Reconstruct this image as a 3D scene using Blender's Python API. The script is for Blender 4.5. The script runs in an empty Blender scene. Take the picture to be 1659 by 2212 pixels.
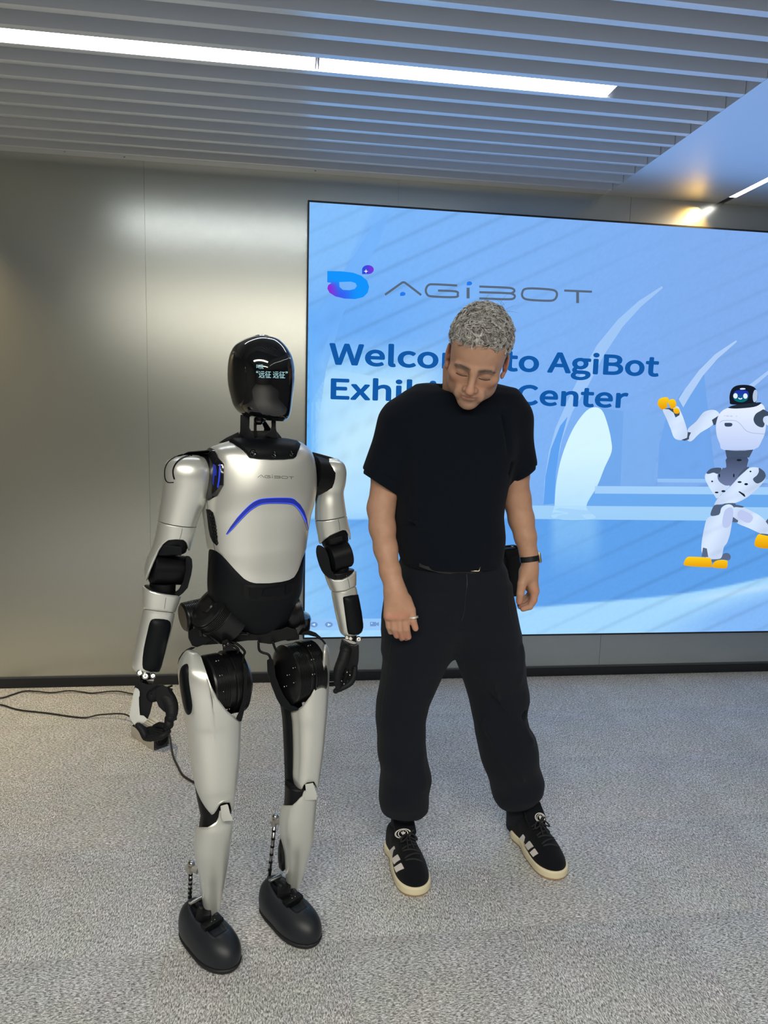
import bpy, bmesh, math, random
import numpy as np
from mathutils import Vector, Matrix
from mathutils.bvhtree import BVHTree
from mathutils.geometry import delaunay_2d_cdt

# ------------------------------------------------------------------ camera
FPX, CX, CY = 1499.5, 829.5, 1106.0
CAMH = 1.48
CR = np.array([[0.99139768, -0.12819897, 0.02637551],
               [0.00923409, -0.13250607, -0.99113918],
               [0.13055793, 0.98285664, -0.1301824]])
S = bpy.context.scene
COL = S.collection
cam_d = bpy.data.cameras.new('camera')
cam_d.sensor_fit = 'VERTICAL'
cam_d.sensor_height = 24.0
cam_d.lens = FPX / 2212.0 * 24.0
cam_d.clip_start = 0.05
cam = bpy.data.objects.new('camera', cam_d)
COL.objects.link(cam)
_m = Matrix(((CR[0][0], -CR[1][0], -CR[2][0], 0), (CR[0][1], -CR[1][1], -CR[2][1], 0),
             (CR[0][2], -CR[1][2], -CR[2][2], CAMH), (0, 0, 0, 1)))
cam.matrix_world = _m
S.camera = cam
# ------------------------------------------------------------------ world, exposure
S.view_settings.view_transform = 'Standard'
S.view_settings.look = 'None'
S.view_settings.gamma = 1.0
S.view_settings.use_curve_mapping = False
S.view_settings.exposure = 0.0
w = bpy.data.worlds.new('room_ambient')
S.world = w
w.use_nodes = True
w.node_tree.nodes['Background'].inputs[0].default_value = (0.55, 0.58, 0.62, 1)
w.node_tree.nodes['Background'].inputs[1].default_value = 0.05


def area(name, loc, rot, sx, sy, power, col, spread=180):
    l = bpy.data.lights.new(name, 'AREA')
    l.shape = 'RECTANGLE'
    l.size, l.size_y, l.energy, l.color = sx, sy, power, col
    l.spread = math.radians(spread)
    o = bpy.data.objects.new(name, l)
    COL.objects.link(o)
    o.location, o.rotation_euler = loc, rot
    return o


def spot(name, loc, target, power, col, ang, blend=0.6, rad=0.03):
    l = bpy.data.lights.new(name, 'SPOT')
    l.energy, l.color, l.spot_size, l.spot_blend, l.shadow_soft_size = power, col, math.radians(ang), blend, rad
    o = bpy.data.objects.new(name, l)
    COL.objects.link(o)
    o.location = loc
    o.rotation_euler = (Vector(target) - Vector(loc)).to_track_quat('-Z', 'Y').to_euler()
    return o


# lights of the room: soft fill areas added behind the camera, warm downlights by the wall
area('room_fill_light', (-0.3, -0.6, 2.70), (0, 0, 0), 3.2, 0.30, 105, (1.0, 0.955, 0.83))
area('room_fill_light', (0.6, -2.4, 2.70), (0, 0, 0), 3.2, 0.30, 85, (1.0, 0.955, 0.83))
spot('downlight', (-1.95, 3.55, 2.70), (-1.80, 3.78, 0.9), 150, (1.0, 0.78, 0.42), 95, 1.0)
spot('wall_spotlight', (2.27, 3.735, 2.715), (2.0, 3.80, 2.28), 15, (1.0, 0.56, 0.10), 125, 1.0, 0.008)

# ------------------------------------------------------------------ geometry helpers


def ray(x, y):
    return CR.T @ np.array([(x - CX) / FPX, (y - CY) / FPX, 1.0])


def P(x, y, Y):
    """world point at depth Y seen along the photo's sight line x, y"""
    r = ray(x, y)
    p = r * (Y / r[1])
    p[2] += CAMH
    return p


def PZ(x, y, z):
    r = ray(x, y)
    p = r * ((z - CAMH) / r[2])
    p[2] += CAMH
    return p


def proj(p):
    q = CR @ (np.asarray(p, float) - (0, 0, CAMH))
    return np.array([q[0] / q[2] * FPX + CX, q[1] / q[2] * FPX + CY])


def projv(p):
    q = (np.asarray(p, float) - (0, 0, CAMH)) @ CR.T
    return np.stack([q[:, 0] / q[:, 2] * FPX + CX, q[:, 1] / q[:, 2] * FPX + CY], 1)


def nrm(v):
    v = np.asarray(v, float)
    return v / max(1e-12, np.linalg.norm(v))


def tagk(o, label=None, cat=None, group=None, kind=None):
    if label: o['label'] = label
    if cat: o['category'] = cat
    if group: o['group'] = group
    if kind: o['kind'] = kind
    return o


def empty(name, loc, label, cat, group=None):
    o = bpy.data.objects.new(name, None)
    COL.objects.link(o)
    o.location = loc
    o.empty_display_size = 0.05
    return tagk(o, label, cat, group)


def link(name, me, mat, parent=None, smooth=True, sharp=None, label=None):
    """mesh given in world coordinates, parented without moving it"""
    if smooth and len(me.polygons):
        me.polygons.foreach_set('use_smooth', [True] * len(me.polygons))
        if sharp is not None:
            me.set_sharp_from_angle(angle=math.radians(sharp))
    for m in (mat if isinstance(mat, (list, tuple)) else [mat]):
        me.materials.append(m)
    o = bpy.data.objects.new(name, me)
    COL.objects.link(o)
    if parent is not None:
        o.parent = parent
        bpy_loc = world_loc(parent)
        o.matrix_parent_inverse = Matrix.Identity(4)
        o.location = -bpy_loc
    if label: o['label'] = label
    return o


def world_loc(o):
    v = Vector((0, 0, 0))
    while o is not None:
        v += o.location
        o = o.parent
    return v


def mesh(verts, faces):
    me = bpy.data.meshes.new('m')
    me.from_pydata([tuple(map(float, v)) for v in verts], [], [tuple(map(int, f)) for f in faces])
    me.update()
    return me


class MB:
    """collects simple solids into one mesh"""

    def __init__(s):
        s.v = []
        s.f = []

    def add(s, vs, fs):
        n = len(s.v)
        s.v += [tuple(map(float, v)) for v in vs]
        s.f += [tuple(int(i) + n for i in f) for f in fs]
        return s

    def box(s, lo, hi, R=None, c=None):
        vs = [(x, y, z) for x in (lo[0], hi[0]) for y in (lo[1], hi[1]) for z in (lo[2], hi[2])]
        vs = np.array(vs, float)
        if R is not None: vs = vs @ np.asarray(R).T
        if c is not None: vs = vs + np.asarray(c)
        return s.add(vs, [(0, 1, 3, 2), (4, 6, 7, 5), (0, 4, 5, 1), (2, 3, 7, 6), (0, 2, 6, 4), (1, 5, 7, 3)])

    def rings(s, rings, cap=True):
        n = len(rings[0])
        vs = [p for r in rings for p in r]
        fs = []
        for i in range(len(rings) - 1):
            for j in range(n):
                k = (j + 1) % n
                fs.append((i * n + j, i * n + k, (i + 1) * n + k, (i + 1) * n + j))
        if cap:
            c0 = len(vs)
            vs = list(vs) + [np.mean(rings[0], 0), np.mean(rings[-1], 0)]
            b = (len(rings) - 1) * n
            for j in range(n):
                k = (j + 1) % n
                fs.append((c0, k, j))
                fs.append((c0 + 1, b + j, b + k))
        return s.add(vs, fs)

    def tube(s, pts, r, n=10, cap=True):
        pts = [np.asarray(p, float) for p in pts]
        rs = r if hasattr(r, '__len__') else [r] * len(pts)
        rings = []
        a = None
        for i, p in enumerate(pts):
            t = nrm(pts[min(i + 1, len(pts) - 1)] - pts[max(i - 1, 0)])
            if a is None:
                a = nrm(np.cross(t, (0.31, 0.9, 0.3) if abs(t[2]) > .5 else (0, 0, 1)))
            a = nrm(a - t * a.dot(t))
            b = np.cross(t, a)
            rings.append([p + rs[i] * (math.cos(q) * a + math.sin(q) * b) for q in np.linspace(0, 2 * math.pi, n, endpoint=False)])
        return s.rings(rings, cap)

    def lathe(s, c, axis, prof, n=32, up=None):
        """prof: (radius, height along axis) pairs"""
        c = np.asarray(c, float)
        t = nrm(axis)
        a = nrm(np.cross(t, up if up is not None else ((0, 0, 1) if abs(t[2]) < .9 else (0, 1, 0))))
        b = np.cross(t, a)
        rings = [[c + t * h + r * (math.cos(q) * a + math.sin(q) * b) for q in np.linspace(0, 2 * math.pi, n, endpoint=False)] for r, h in prof]
        return s.rings(rings)

    def ball(s, c, r, n=12, R=None):
        rr = r if hasattr(r, '__len__') else (r, r, r)
        rings = []
        for i in range(1, n // 2 + 1):
            ph = math.pi * i / (n // 2 + 1)
            ring = np.array([(math.sin(ph) * math.cos(q) * rr[0], math.sin(ph) * math.sin(q) * rr[1], math.cos(ph) * rr[2]) for q in np.linspace(0, 2 * math.pi, n, endpoint=False)])
            if R is not None: ring = ring @ np.asarray(R).T
            rings.append(list(ring + np.asarray(c)))
        rings = rings[::-1]
        return s.rings(rings)

    def poly(s, pts, thick):
        """closed 3-D polygon extruded by the vector thick"""
        pts = [np.asarray(p, float) for p in pts]
        n = len(pts)
        thick = np.asarray(thick, float)
        return s.add(pts + [p + thick for p in pts], [tuple(range(n))[::-1], tuple(range(n, 2 * n))] + [(i, (i + 1) % n, n + (i + 1) % n, n + i) for i in range(n)])

    def done(s, name, mat, parent=None, smooth=False, sharp=None, label=None, bevel=0.0):
        me = mesh(s.v, s.f)
        bm = bmesh.new()
        bm.from_mesh(me)
        bmesh.ops.recalc_face_normals(bm, faces=bm.faces)
        if bevel:
            es = [e for e in bm.edges if len(e.link_faces) == 2 and e.calc_face_angle(0) > 0.5]
            bmesh.ops.bevel(bm, geom=es, offset=bevel, segments=2, affect='EDGES', profile=0.7, clamp_overlap=True)
        bm.to_mesh(me)
        bm.free()
        return link(name, me, mat, parent, smooth or bool(bevel) or sharp is not None, sharp if sharp is not None else (40 if bevel else None), label)


def crs(pts, m, closed=False):
    """Catmull-Rom through rows of numbers, m samples per span"""
    p = np.array(pts, float)
    n = len(p)
    out = []
    for i in range(n if closed else n - 1):
        if closed:
            a, b, c, d = p[(i - 1) % n], p[i], p[(i + 1) % n], p[(i + 2) % n]
        else:
            b, c = p[i], p[i + 1]
            a = p[i - 1] if i > 0 else 2 * b - c
            d = p[i + 2] if i + 2 < n else 2 * c - b
        for k in range(m):
            t = k / m
            out.append(.5 * (2 * b + (c - a) * t + (2 * a - 5 * b + 4 * c - d) * t * t + (3 * b - a - 3 * c + d) * t ** 3))
    if not closed: out.append(p[-1])
    return np.array(out)


def supell(n, N, phi=0.0, k=1.0):
    """outline of a superellipse turned by phi, scaled to half width 1 across"""
    q = np.linspace(0, 2 * math.pi, N, endpoint=False)
    c, s_ = np.cos(q), np.sin(q)
    x = np.sign(c) * np.abs(c) ** (2 / n)
    y = k * np.sign(s_) * np.abs(s_) ** (2 / n)
    cp, sp = math.cos(phi), math.sin(phi)
    X, Y = x * cp - y * sp, x * sp + y * cp
    return X / X.max(), Y / X.max()


class Loft:
    """rows: xL, yL, xR, yR, Y, depth ratio, superellipse n, turn (deg)"""

    def __init__(s, rows, m=6, N=64):
        R = crs(rows, m)
        s.M, s.N = len(R), N
        V = np.zeros((s.M, N, 3))
        for i, (xl, yl, xr, yr, Y, k, n, ph) in enumerate(R):
            a, b = P(xl, yl, Y), P(xr, yr, Y)
            c, h = (a + b) / 2, (b - a) / 2
            v = nrm((c[0], c[1], 0))
            hn = nrm(h)
            v = nrm(v - hn * v.dot(hn))
            X, D = supell(n, N, math.radians(ph), k)
            V[i] = c + np.outer(X, h) + np.outer(D, v) * np.linalg.norm(h)
        s.V = V

    def normals(s):
        V = s.V
        du = np.gradient(V, axis=0)
        dv = (np.roll(V, -1, 1) - np.roll(V, 1, 1))
        n = np.cross(dv, du)
        n /= np.maximum(1e-9, np.linalg.norm(n, axis=2, keepdims=True))
        c = V.mean(1, keepdims=True)
        if ((V - c) * n).sum() < 0: n = -n
        return n

    def solid(s, round0=0.0, round1=0.0, off=0.0):
        V = s.V + s.normals() * off if off else s.V
        mb = MB()
        rings = [list(r) for r in V]
        for (rd, end) in ((round0, 0), (round1, -1)):
            if rd:
                c = V[end].mean(0)
                d = nrm(V[end].mean(0) - V[1 if end == 0 else -2].mean(0)) * rd
                ex = [list(c + (V[end] - c) * math.cos(t) + d * math.sin(t)) for t in (0.35, 0.7, 1.05, 1.35)]
                rings = (ex[::-1] + rings) if end == 0 else (rings + ex)
        mb.rings(rings)
        return mb

    def shell(s, top=None, bot=None, off=0.0, thick=0.004, nt=48):
        """part of the surface between two photo-height curves top(x), bot(x), as a thick skin"""
        V = s.V
        Nn = s.normals()
        M, N = s.M, s.N
        t = np.arange(M, dtype=float)
        outer = np.zeros((nt, N, 3))
        inner = np.zeros((nt, N, 3))
        for j in range(N):
            px = projv(V[:, j])
            ta, tb = 0.0, M - 1.0
            if top is not None:
                g = px[:, 1] - np.array([top(x) for x in px[:, 0]])
                idx = np.where((g[:-1] < 0) & (g[1:] >= 0))[0]
                if len(idx): ta = idx[-1] + g[idx[-1]] / (g[idx[-1]] - g[idx[-1] + 1])
                elif g[0] < 0: ta = tb - 0.01
            if bot is not None:
                g = px[:, 1] - np.array([bot(x) for x in px[:, 0]])
                idx = np.where((g[:-1] < 0) & (g[1:] >= 0))[0]
                if len(idx): tb = idx[0] + g[idx[0]] / (g[idx[0]] - g[idx[0] + 1])
                elif g[0] >= 0: tb = ta + 0.01
            if tb < ta + .01: tb = ta + .01
            T = np.linspace(ta, tb, nt)
            for d in range(3):
                b = np.interp(T, t, V[:, j, d])
                n_ = np.interp(T, t, Nn[:, j, d])
                e = np.minimum(1, np.minimum(np.arange(nt), np.arange(nt)[::-1]) / 1.5)
                outer[:, j, d] = b + n_ * (off - thick * 0.35 * (1 - e))
                inner[:, j, d] = b + n_ * (off - thick)
        rings = [list(r) for r in outer] + [list(r) for r in inner[::-1]]
        rings.append(rings[0])
        mb = MB()
        vs = [p for r in rings[:-1] for p in r]
        L = len(rings) - 1
        fs = []
        for i in range(L):
            for j in range(N):
                k = (j + 1) % N
                i2 = (i + 1) % L
                fs.append((i * N + j, i * N + k, i2 * N + k, i2 * N + j))
        mb.add(vs, fs)
        return mb


def curve_fn(pts):
    xs = [p[0] for p in pts]
    ys = [p[1] for p in pts]
    return lambda x: float(np.interp(x, xs, ys))


def bvh_of(o):
    off = world_loc(o)
    me = o.data
    vs = [v.co + off for v in me.vertices]
    return BVHTree.FromPolygons(vs, [tuple(p.vertices) for p in me.polygons])


def cast(bvh, x, y):
    r = ray(x, y)
    h = bvh.ray_cast(Vector((0, 0, CAMH)), Vector(nrm(r)))
    if h[0] is None: return None, None
    n = np.array(h[1])
    if n.dot(r) > 0: n = -n
    return np.array(h[0]), n


def cdt(poly, step, holes=()):
    poly = [Vector((float(a), float(b))) for a, b in poly]
    xs = [p.x for p in poly]
    ys = [p.y for p in poly]
    pts = list(poly)
    faces = [list(range(len(poly)))]
    for h in holes:
        n0 = len(pts)
        pts += [Vector((float(a), float(b))) for a, b in h]
        faces.append(list(range(n0, len(pts))))
    if step:
        arr = np.array([(p.x, p.y) for p in poly])
        gx, gy = np.meshgrid(np.arange(min(xs) + step / 2, max(xs), step), np.arange(min(ys) + step / 2, max(ys), step))
        for x, y in zip(gx.ravel(), gy.ravel()):
            if pin(arr, x, y, step * .35): pts.append(Vector((x, y)))
    r = delaunay_2d_cdt(pts, [], faces, 1 if not holes else 0, 1e-5)
    vs, es, fs = r[0], r[1], r[2]
    if holes:
        ha = [np.array(h) for h in holes]
        pa = np.array([(p.x, p.y) for p in poly])
        keep = []
        for f in fs:
            c = sum((vs[i] for i in f), Vector((0, 0))) / len(f)
            if pin(pa, c.x, c.y) and not any(pin(h, c.x, c.y) for h in ha): keep.append(f)
        fs = keep
    return vs, fs


def pin(a, x, y, margin=0.0):
    b = np.roll(a, -1, 0)
    c = ((a[:, 1] > y) != (b[:, 1] > y))
    with np.errstate(divide='ignore', invalid='ignore'):
        xi = (b[:, 0] - a[:, 0]) * (y - a[:, 1]) / (b[:, 1] - a[:, 1]) + a[:, 0]
    ins = (np.sum(c & (x < xi)) % 2) == 1
    if not ins or margin == 0: return ins
    d = b - a
    L = np.maximum(1e-9, (d ** 2).sum(1))
    t = np.clip(((x - a[:, 0]) * d[:, 0] + (y - a[:, 1]) * d[:, 1]) / L, 0, 1)
    return np.min(np.hypot(a[:, 0] + t * d[:, 0] - x, a[:, 1] + t * d[:, 1] - y)) > margin


def patch(name, bvh, poly, mat, parent, off=0.002, thick=0.004, step=6, smooth_poly=0, sharp=35, label=None, fallbackY=None, dome=0.0):
    """a plate with the outline poly (photo coordinates) laid on the surface in bvh"""
    if smooth_poly: poly = crs(poly, smooth_poly, True)
    vs, fs = cdt(poly, step)
    V, Nn = [], []
    lastd = None
    pa = np.array([(float(a), float(b)) for a, b in poly])
    for v in vs:
        p, n = cast(bvh, v.x, v.y)
        if p is None:
            q = None
            c = pa.mean(0)
            for t in (.04, .08, .14, .2, .3):
                q, n = cast(bvh, v.x + (c[0] - v.x) * t, v.y + (c[1] - v.y) * t)
                if q is not None: break
            if q is None:
                p, n = P(v.x, v.y, fallbackY or 1.9), np.array((0, -1., 0))
            else:
                r = ray(v.x, v.y)
                p = np.array((0, 0, CAMH)) + r * (np.dot(q - (0, 0, CAMH), CR[2]))
        V.append(p)
        Nn.append(n)
    V, Nn = np.array(V), np.array(Nn)
    o2 = off
    if dome:
        d2 = np.array([[v.x, v.y] for v in vs])
        b = np.roll(pa, -1, 0)
        dd = b - pa
        L = np.maximum(1e-9, (dd ** 2).sum(1))
        dist = []
        for x, y in d2:
            t = np.clip(((x - pa[:, 0]) * dd[:, 0] + (y - pa[:, 1]) * dd[:, 1]) / L, 0, 1)
            dist.append(np.min(np.hypot(pa[:, 0] + t * dd[:, 0] - x, pa[:, 1] + t * dd[:, 1] - y)))
        dist = np.array(dist) / max(dist)
        o2 = (off + dome * np.sqrt(np.clip(dist, 0, 1)))[:, None]
    top = V + Nn * o2
    bot = V - Nn * (thick - off)
    n = len(V)
    mb = MB()
    F = [tuple(f) for f in fs]
    cnt = {}
    for f in F:
        for i in range(len(f)):
            e = (f[i], f[(i + 1) % len(f)])
            cnt[e] = 1
    rim = [(a, b_, n + b_, n + a) for (a, b_) in cnt if (b_, a) not in cnt]
    mb.add(list(top) + list(bot), F + [tuple(n + i for i in f[::-1]) for f in F] + rim)
    return mb.done(name, mat, parent, smooth=True, sharp=sharp, label=label)


def plane_patch(name, bvh, poly, mat, parent, off=0.002, thick=0.004):
    """a small flat plate laid against the surface around the middle of poly"""
    c = np.mean(np.array(poly, float), 0)
    pts, ns = [], []
    for x, y in poly:
        for t in (.35, .6, .85):
            p, n = cast(bvh, c[0] + (x - c[0]) * t, c[1] + (y - c[1]) * t)
            if p is not None:
                pts.append(p)
                ns.append(n)
    if not pts:
        return None
    p0 = np.median(np.array(pts), 0)
    n = nrm(np.median(np.array(ns), 0))
    pts = np.array(pts)
    d0 = np.median((pts - p0) @ n)
    out = []
    for x, y in poly:
        r = ray(x, y)
        o = np.array((0, 0, CAMH))
        t = ((p0 + n * (d0 + off) - o) @ n) / (r @ n)
        out.append(o + r * t)
    return MB().poly(out, -n * thick).done(name, mat, parent, bevel=0.0006)


# ------------------------------------------------------------------ signed-distance modelling
class Field:
    def __init__(s, lo, hi, res):
        s.lo, s.res = np.array(lo, np.float32), res
        n = np.ceil((np.array(hi) - lo) / res).astype(int) + 1
        ax = [np.float32(lo[i]) + np.arange(n[i], dtype=np.float32) * np.float32(res) for i in range(3)]
        s.X, s.Y, s.Z = np.meshgrid(*ax, indexing='ij', sparse=True)
        s.shape = tuple(n)
        s.d = np.full(s.shape, 1.0, np.float32)

    def cone(s, a, b, ra, rb):
        a, b = np.asarray(a, np.float32), np.asarray(b, np.float32)
        ab = b - a
        L = max(1e-9, float(ab @ ab))
        t = np.clip(((s.X - a[0]) * ab[0] + (s.Y - a[1]) * ab[1] + (s.Z - a[2]) * ab[2]) / L, 0, 1)
        return np.sqrt((s.X - a[0] - t * ab[0]) ** 2 + (s.Y - a[1] - t * ab[1]) ** 2 + (s.Z - a[2] - t * ab[2]) ** 2) - (ra + (rb - ra) * t)

    def loc(s, c, R=None):
        x, y, z = s.X - np.float32(c[0]), s.Y - np.float32(c[1]), s.Z - np.float32(c[2])
        if R is None: return x, y, z
        R = np.asarray(R, np.float32)  # columns = local axes
        return (x * R[0][0] + y * R[1][0] + z * R[2][0], x * R[0][1] + y * R[1][1] + z * R[2][1], x * R[0][2] + y * R[1][2] + z * R[2][2])

    def ell(s, c, r, R=None):
        x, y, z = s.loc(c, R)
        k0 = np.sqrt((x / r[0]) ** 2 + (y / r[1]) ** 2 + (z / r[2]) ** 2)
        k1 = np.sqrt((x / r[0] ** 2) ** 2 + (y / r[1] ** 2) ** 2 + (z / r[2] ** 2) ** 2)
        return k0 * (k0 - 1) / np.maximum(k1, 1e-6)

    def box(s, c, h, r=0.01, R=None):
        x, y, z = s.loc(c, R)
        qx, qy, qz = np.abs(x) - (h[0] - r), np.abs(y) - (h[1] - r), np.abs(z) - (h[2] - r)
        return np.sqrt(np.maximum(qx, 0) ** 2 + np.maximum(qy, 0) ** 2 + np.maximum(qz, 0) ** 2) + np.minimum(np.maximum(qx, np.maximum(qy, qz)), 0) - r

    def u(s, e, k=0.0):
        if k <= 0: s.d = np.minimum(s.d, e)
        else:
            h = np.maximum(k - np.abs(s.d - e), 0) / k
            s.d = (np.minimum(s.d, e) - h * h * k * .25).astype(np.float32)
        return s

    def sub(s, e, k=0.0):
        e = -e
        if k <= 0: s.d = np.maximum(s.d, e)
        else:
            h = np.maximum(k - np.abs(s.d - e), 0) / k
            s.d = (np.maximum(s.d, e) + h * h * k * .25).astype(np.float32)
        return s

    def mesh(s):
        import openvdb as vdb
        g = vdb.FloatGrid()
        g.copyFromArray(np.clip(s.d, -3 * s.res, 3 * s.res).astype(np.float32), tolerance=0.0)
        p, q = g.convertToQuads(isovalue=0.0)
        p = p * s.res + s.lo
        me = bpy.data.meshes.new('m')
        me.vertices.add(len(p))
        me.vertices.foreach_set('co', p.astype(np.float32).ravel())
        me.loops.add(q.size)
        me.loops.foreach_set('vertex_index', q[:, ::1].astype(np.int32).ravel())
        me.polygons.add(len(q))
        me.polygons.foreach_set('loop_start', np.arange(0, q.size, 4, dtype=np.int32))
        me.update(calc_edges=True)
        me.validate()
        return me


def relax(me, it=2, f=0.5):
    """light Laplacian smoothing"""
    n = len(me.vertices)
    co = np.zeros(n * 3, np.float32)
    me.vertices.foreach_get('co', co)
    co = co.reshape(-1, 3)
    e = np.zeros(len(me.edges) * 2, np.int32)
    me.edges.foreach_get('vertices', e)
    e = e.reshape(-1, 2)
    deg = np.bincount(e.ravel(), minlength=n).astype(np.float32)[:, None]
    for _ in range(it):
        acc = np.zeros_like(co)
        for d in range(3):
            acc[:, d] = np.bincount(e[:, 0], co[e[:, 1], d], n) + np.bincount(e[:, 1], co[e[:, 0], d], n)
        co = co + f * (acc / np.maximum(deg, 1) - co)
    me.vertices.foreach_set('co', co.ravel())
    me.update()
    return co


# ------------------------------------------------------------------ materials
def hexc(h):
    c = [int(h[i:i + 2], 16) / 255 for i in (0, 2, 4)]
    return tuple(x / 12.92 if x < .04045 else ((x + .055) / 1.055) ** 2.4 for x in c) + (1,)


def mat(name, col, rough=0.5, metal=0.0, spec=0.5, coat=0.0, emit=None, es=0.0, aniso=0.0, sub=0.0, noise=None, bump=None, sheen=0.0, sample=True):
    """noise=(scale, amount) varies the colour, bump=(scale, strength)"""
    m = bpy.data.materials.new(name)
    m.use_nodes = True
    nt = m.node_tree
    b = nt.nodes['Principled BSDF']
    c = hexc(col) if isinstance(col, str) else tuple(col) + ((1,) if len(col) == 3 else ())
    b.inputs['Base Color'].default_value = c
    b.inputs['Roughness'].default_value = rough
    b.inputs['Metallic'].default_value = metal
    b.inputs['Specular IOR Level'].default_value = spec
    b.inputs['Coat Weight'].default_value = coat
    b.inputs['Coat Roughness'].default_value = 0.05
    b.inputs['Anisotropic'].default_value = aniso
    if sheen:
        b.inputs['Sheen Weight'].default_value = sheen
        b.inputs['Sheen Roughness'].default_value = 0.6
    if sub:
        b.inputs['Subsurface Weight'].default_value = sub
        b.inputs['Subsurface Radius'].default_value = (0.012, 0.005, 0.003)
    if emit:
        b.inputs['Emission Color'].default_value = hexc(emit) if isinstance(emit, str) else tuple(emit) + (1,)
        b.inputs['Emission Strength'].default_value = es
    tc = nt.nodes.new('ShaderNodeTexCoord')
    if noise:
        n = nt.nodes.new('ShaderNodeTexNoise')
        n.inputs['Scale'].default_value = noise[0]
        n.inputs['Detail'].default_value = 4
        nt.links.new(tc.outputs['Object'], n.inputs['Vector'])
        mx = nt.nodes.new('ShaderNodeMix')
        mx.data_type = 'RGBA'
        mx.inputs[6].default_value = tuple(x * (1 - noise[1]) for x in c[:3]) + (1,)
        mx.inputs[7].default_value = tuple(min(1, x * (1 + noise[1])) for x in c[:3]) + (1,)
        nt.links.new(n.outputs['Fac'], mx.inputs[0])
        nt.links.new(mx.outputs[2], b.inputs['Base Color'])
    if bump:
        n = nt.nodes.new('ShaderNodeTexNoise')
        n.inputs['Scale'].default_value = bump[0]
        n.inputs['Detail'].default_value = 3
        nt.links.new(tc.outputs['Object'], n.inputs['Vector'])
        bp = nt.nodes.new('ShaderNodeBump')
        bp.inputs['Strength'].default_value = bump[1]
        bp.inputs['Distance'].default_value = 0.002
        nt.links.new(n.outputs['Fac'], bp.inputs['Height'])
        nt.links.new(bp.outputs['Normal'], b.inputs['Normal'])
    if emit and not sample:
        m.cycles.emission_sampling = 'NONE'
    return m


def emission_attr(name, strength, sampling='AUTO'):
    m = bpy.data.materials.new(name)
    m.use_nodes = True
    nt = m.node_tree
    nt.nodes.remove(nt.nodes['Principled BSDF'])
    e = nt.nodes.new('ShaderNodeEmission')
    a = nt.nodes.new('ShaderNodeAttribute')
    a.attribute_name = 'pix'
    e.inputs['Strength'].default_value = strength
    nt.links.new(a.outputs['Color'], e.inputs['Color'])
    nt.links.new(e.outputs[0], nt.nodes['Material Output'].inputs[0])
    m.cycles.emission_sampling = sampling
    return m


random.seed(7)
rng = np.random.default_rng(7)

# ================================================================== ROOM
WY, CZ = 3.813, 2.739            # back wall plane, underside of the ceiling
XL, XR, YB = -3.3, 5.2, -4.6


def carpet_mat():
    m = mat('carpet', (0.3, 0.3, 0.31), rough=1.0, spec=0.1)
    nt = m.node_tree
    b = nt.nodes['Principled BSDF']
    tc = nt.nodes['Texture Coordinate']
    mp = nt.nodes.new('ShaderNodeMapping')
    mp.inputs['Scale'].default_value = (300, 105, 60)
    nt.links.new(tc.outputs['Object'], mp.inputs[0])
    n = nt.nodes.new('ShaderNodeTexNoise')
    n.inputs['Scale'].default_value = 1.0
    n.inputs['Detail'].default_value = 3.0
    n.inputs['Roughness'].default_value = 0.7
    n.inputs['Distortion'].default_value = 0.6
    nt.links.new(mp.outputs[0], n.inputs['Vector'])
    r = nt.nodes.new('ShaderNodeValToRGB')
    r.color_ramp.elements[0].position = 0.36
    r.color_ramp.elements[0].color = (0.12, 0.12, 0.125, 1)
    r.color_ramp.elements[1].position = 0.66
    r.color_ramp.elements[1].color = (0.95, 0.95, 0.96, 1)
    e = r.color_ramp.elements.new(0.5)
    e.color = (0.47, 0.47, 0.48, 1)
    nt.links.new(n.outputs['Fac'], r.inputs[0])
    n2 = nt.nodes.new('ShaderNodeTexNoise')
    n2.inputs['Scale'].default_value = 7
    n2.inputs['Detail'].default_value = 3
    nt.links.new(tc.outputs['Object'], n2.inputs['Vector'])
    mx = nt.nodes.new('ShaderNodeMix')
    mx.data_type = 'RGBA'
    mx.blend_type = 'MULTIPLY'
    mx.inputs[0].default_value = 0.35
    nt.links.new(r.outputs[0], mx.inputs[6])
    nt.links.new(n2.outputs['Color'], mx.inputs[7])
    hs = nt.nodes.new('ShaderNodeHueSaturation')
    hs.inputs['Saturation'].default_value = 0.35
    hs.inputs['Value'].default_value = 1.25
    nt.links.new(mx.outputs[2], hs.inputs['Color'])
    nt.links.new(hs.outputs[0], b.inputs['Base Color'])
    bp = nt.nodes.new('ShaderNodeBump')
    bp.inputs['Strength'].default_value = 0.7
    bp.inputs['Distance'].default_value = 0.004
    nt.links.new(n.outputs['Fac'], bp.inputs['Height'])
    nt.links.new(bp.outputs[0], b.inputs['Normal'])
    return m


M_carpet = carpet_mat()
M_steel = mat('wall_steel', (0.545, 0.555, 0.51), rough=0.25, metal=0.82, aniso=0.0, bump=(900, 0.05))
M_side = mat('side_wall_paint', (0.12, 0.115, 0.108), rough=0.7)
M_slat = mat('slat_satin_metal', (0.92, 0.94, 0.97), rough=0.26, metal=0.42, spec=0.6)
M_soffit = mat('soffit_satin', (0.92, 0.94, 0.97), rough=0.34, metal=0.8, spec=0.6)
M_board = mat('ceiling_board', (0.16, 0.165, 0.18), rough=0.8)
M_black = mat('matte_black', (0.012, 0.014, 0.018), rough=0.5)
M_lip = mat('skirting_lip', (0.10, 0.11, 0.125), rough=0.4, metal=0.5)
M_joint = mat('joint_dark', (0.10, 0.10, 0.10), rough=0.8)
M_lamp = mat('lamp_diffuser', (0.9, 0.9, 0.9), rough=0.5, emit=(0.92, 0.97, 1.0), es=17.0)
M_lampend = mat('lamp_end_cap', (0.62, 0.55, 0.58), rough=0.5)


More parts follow.
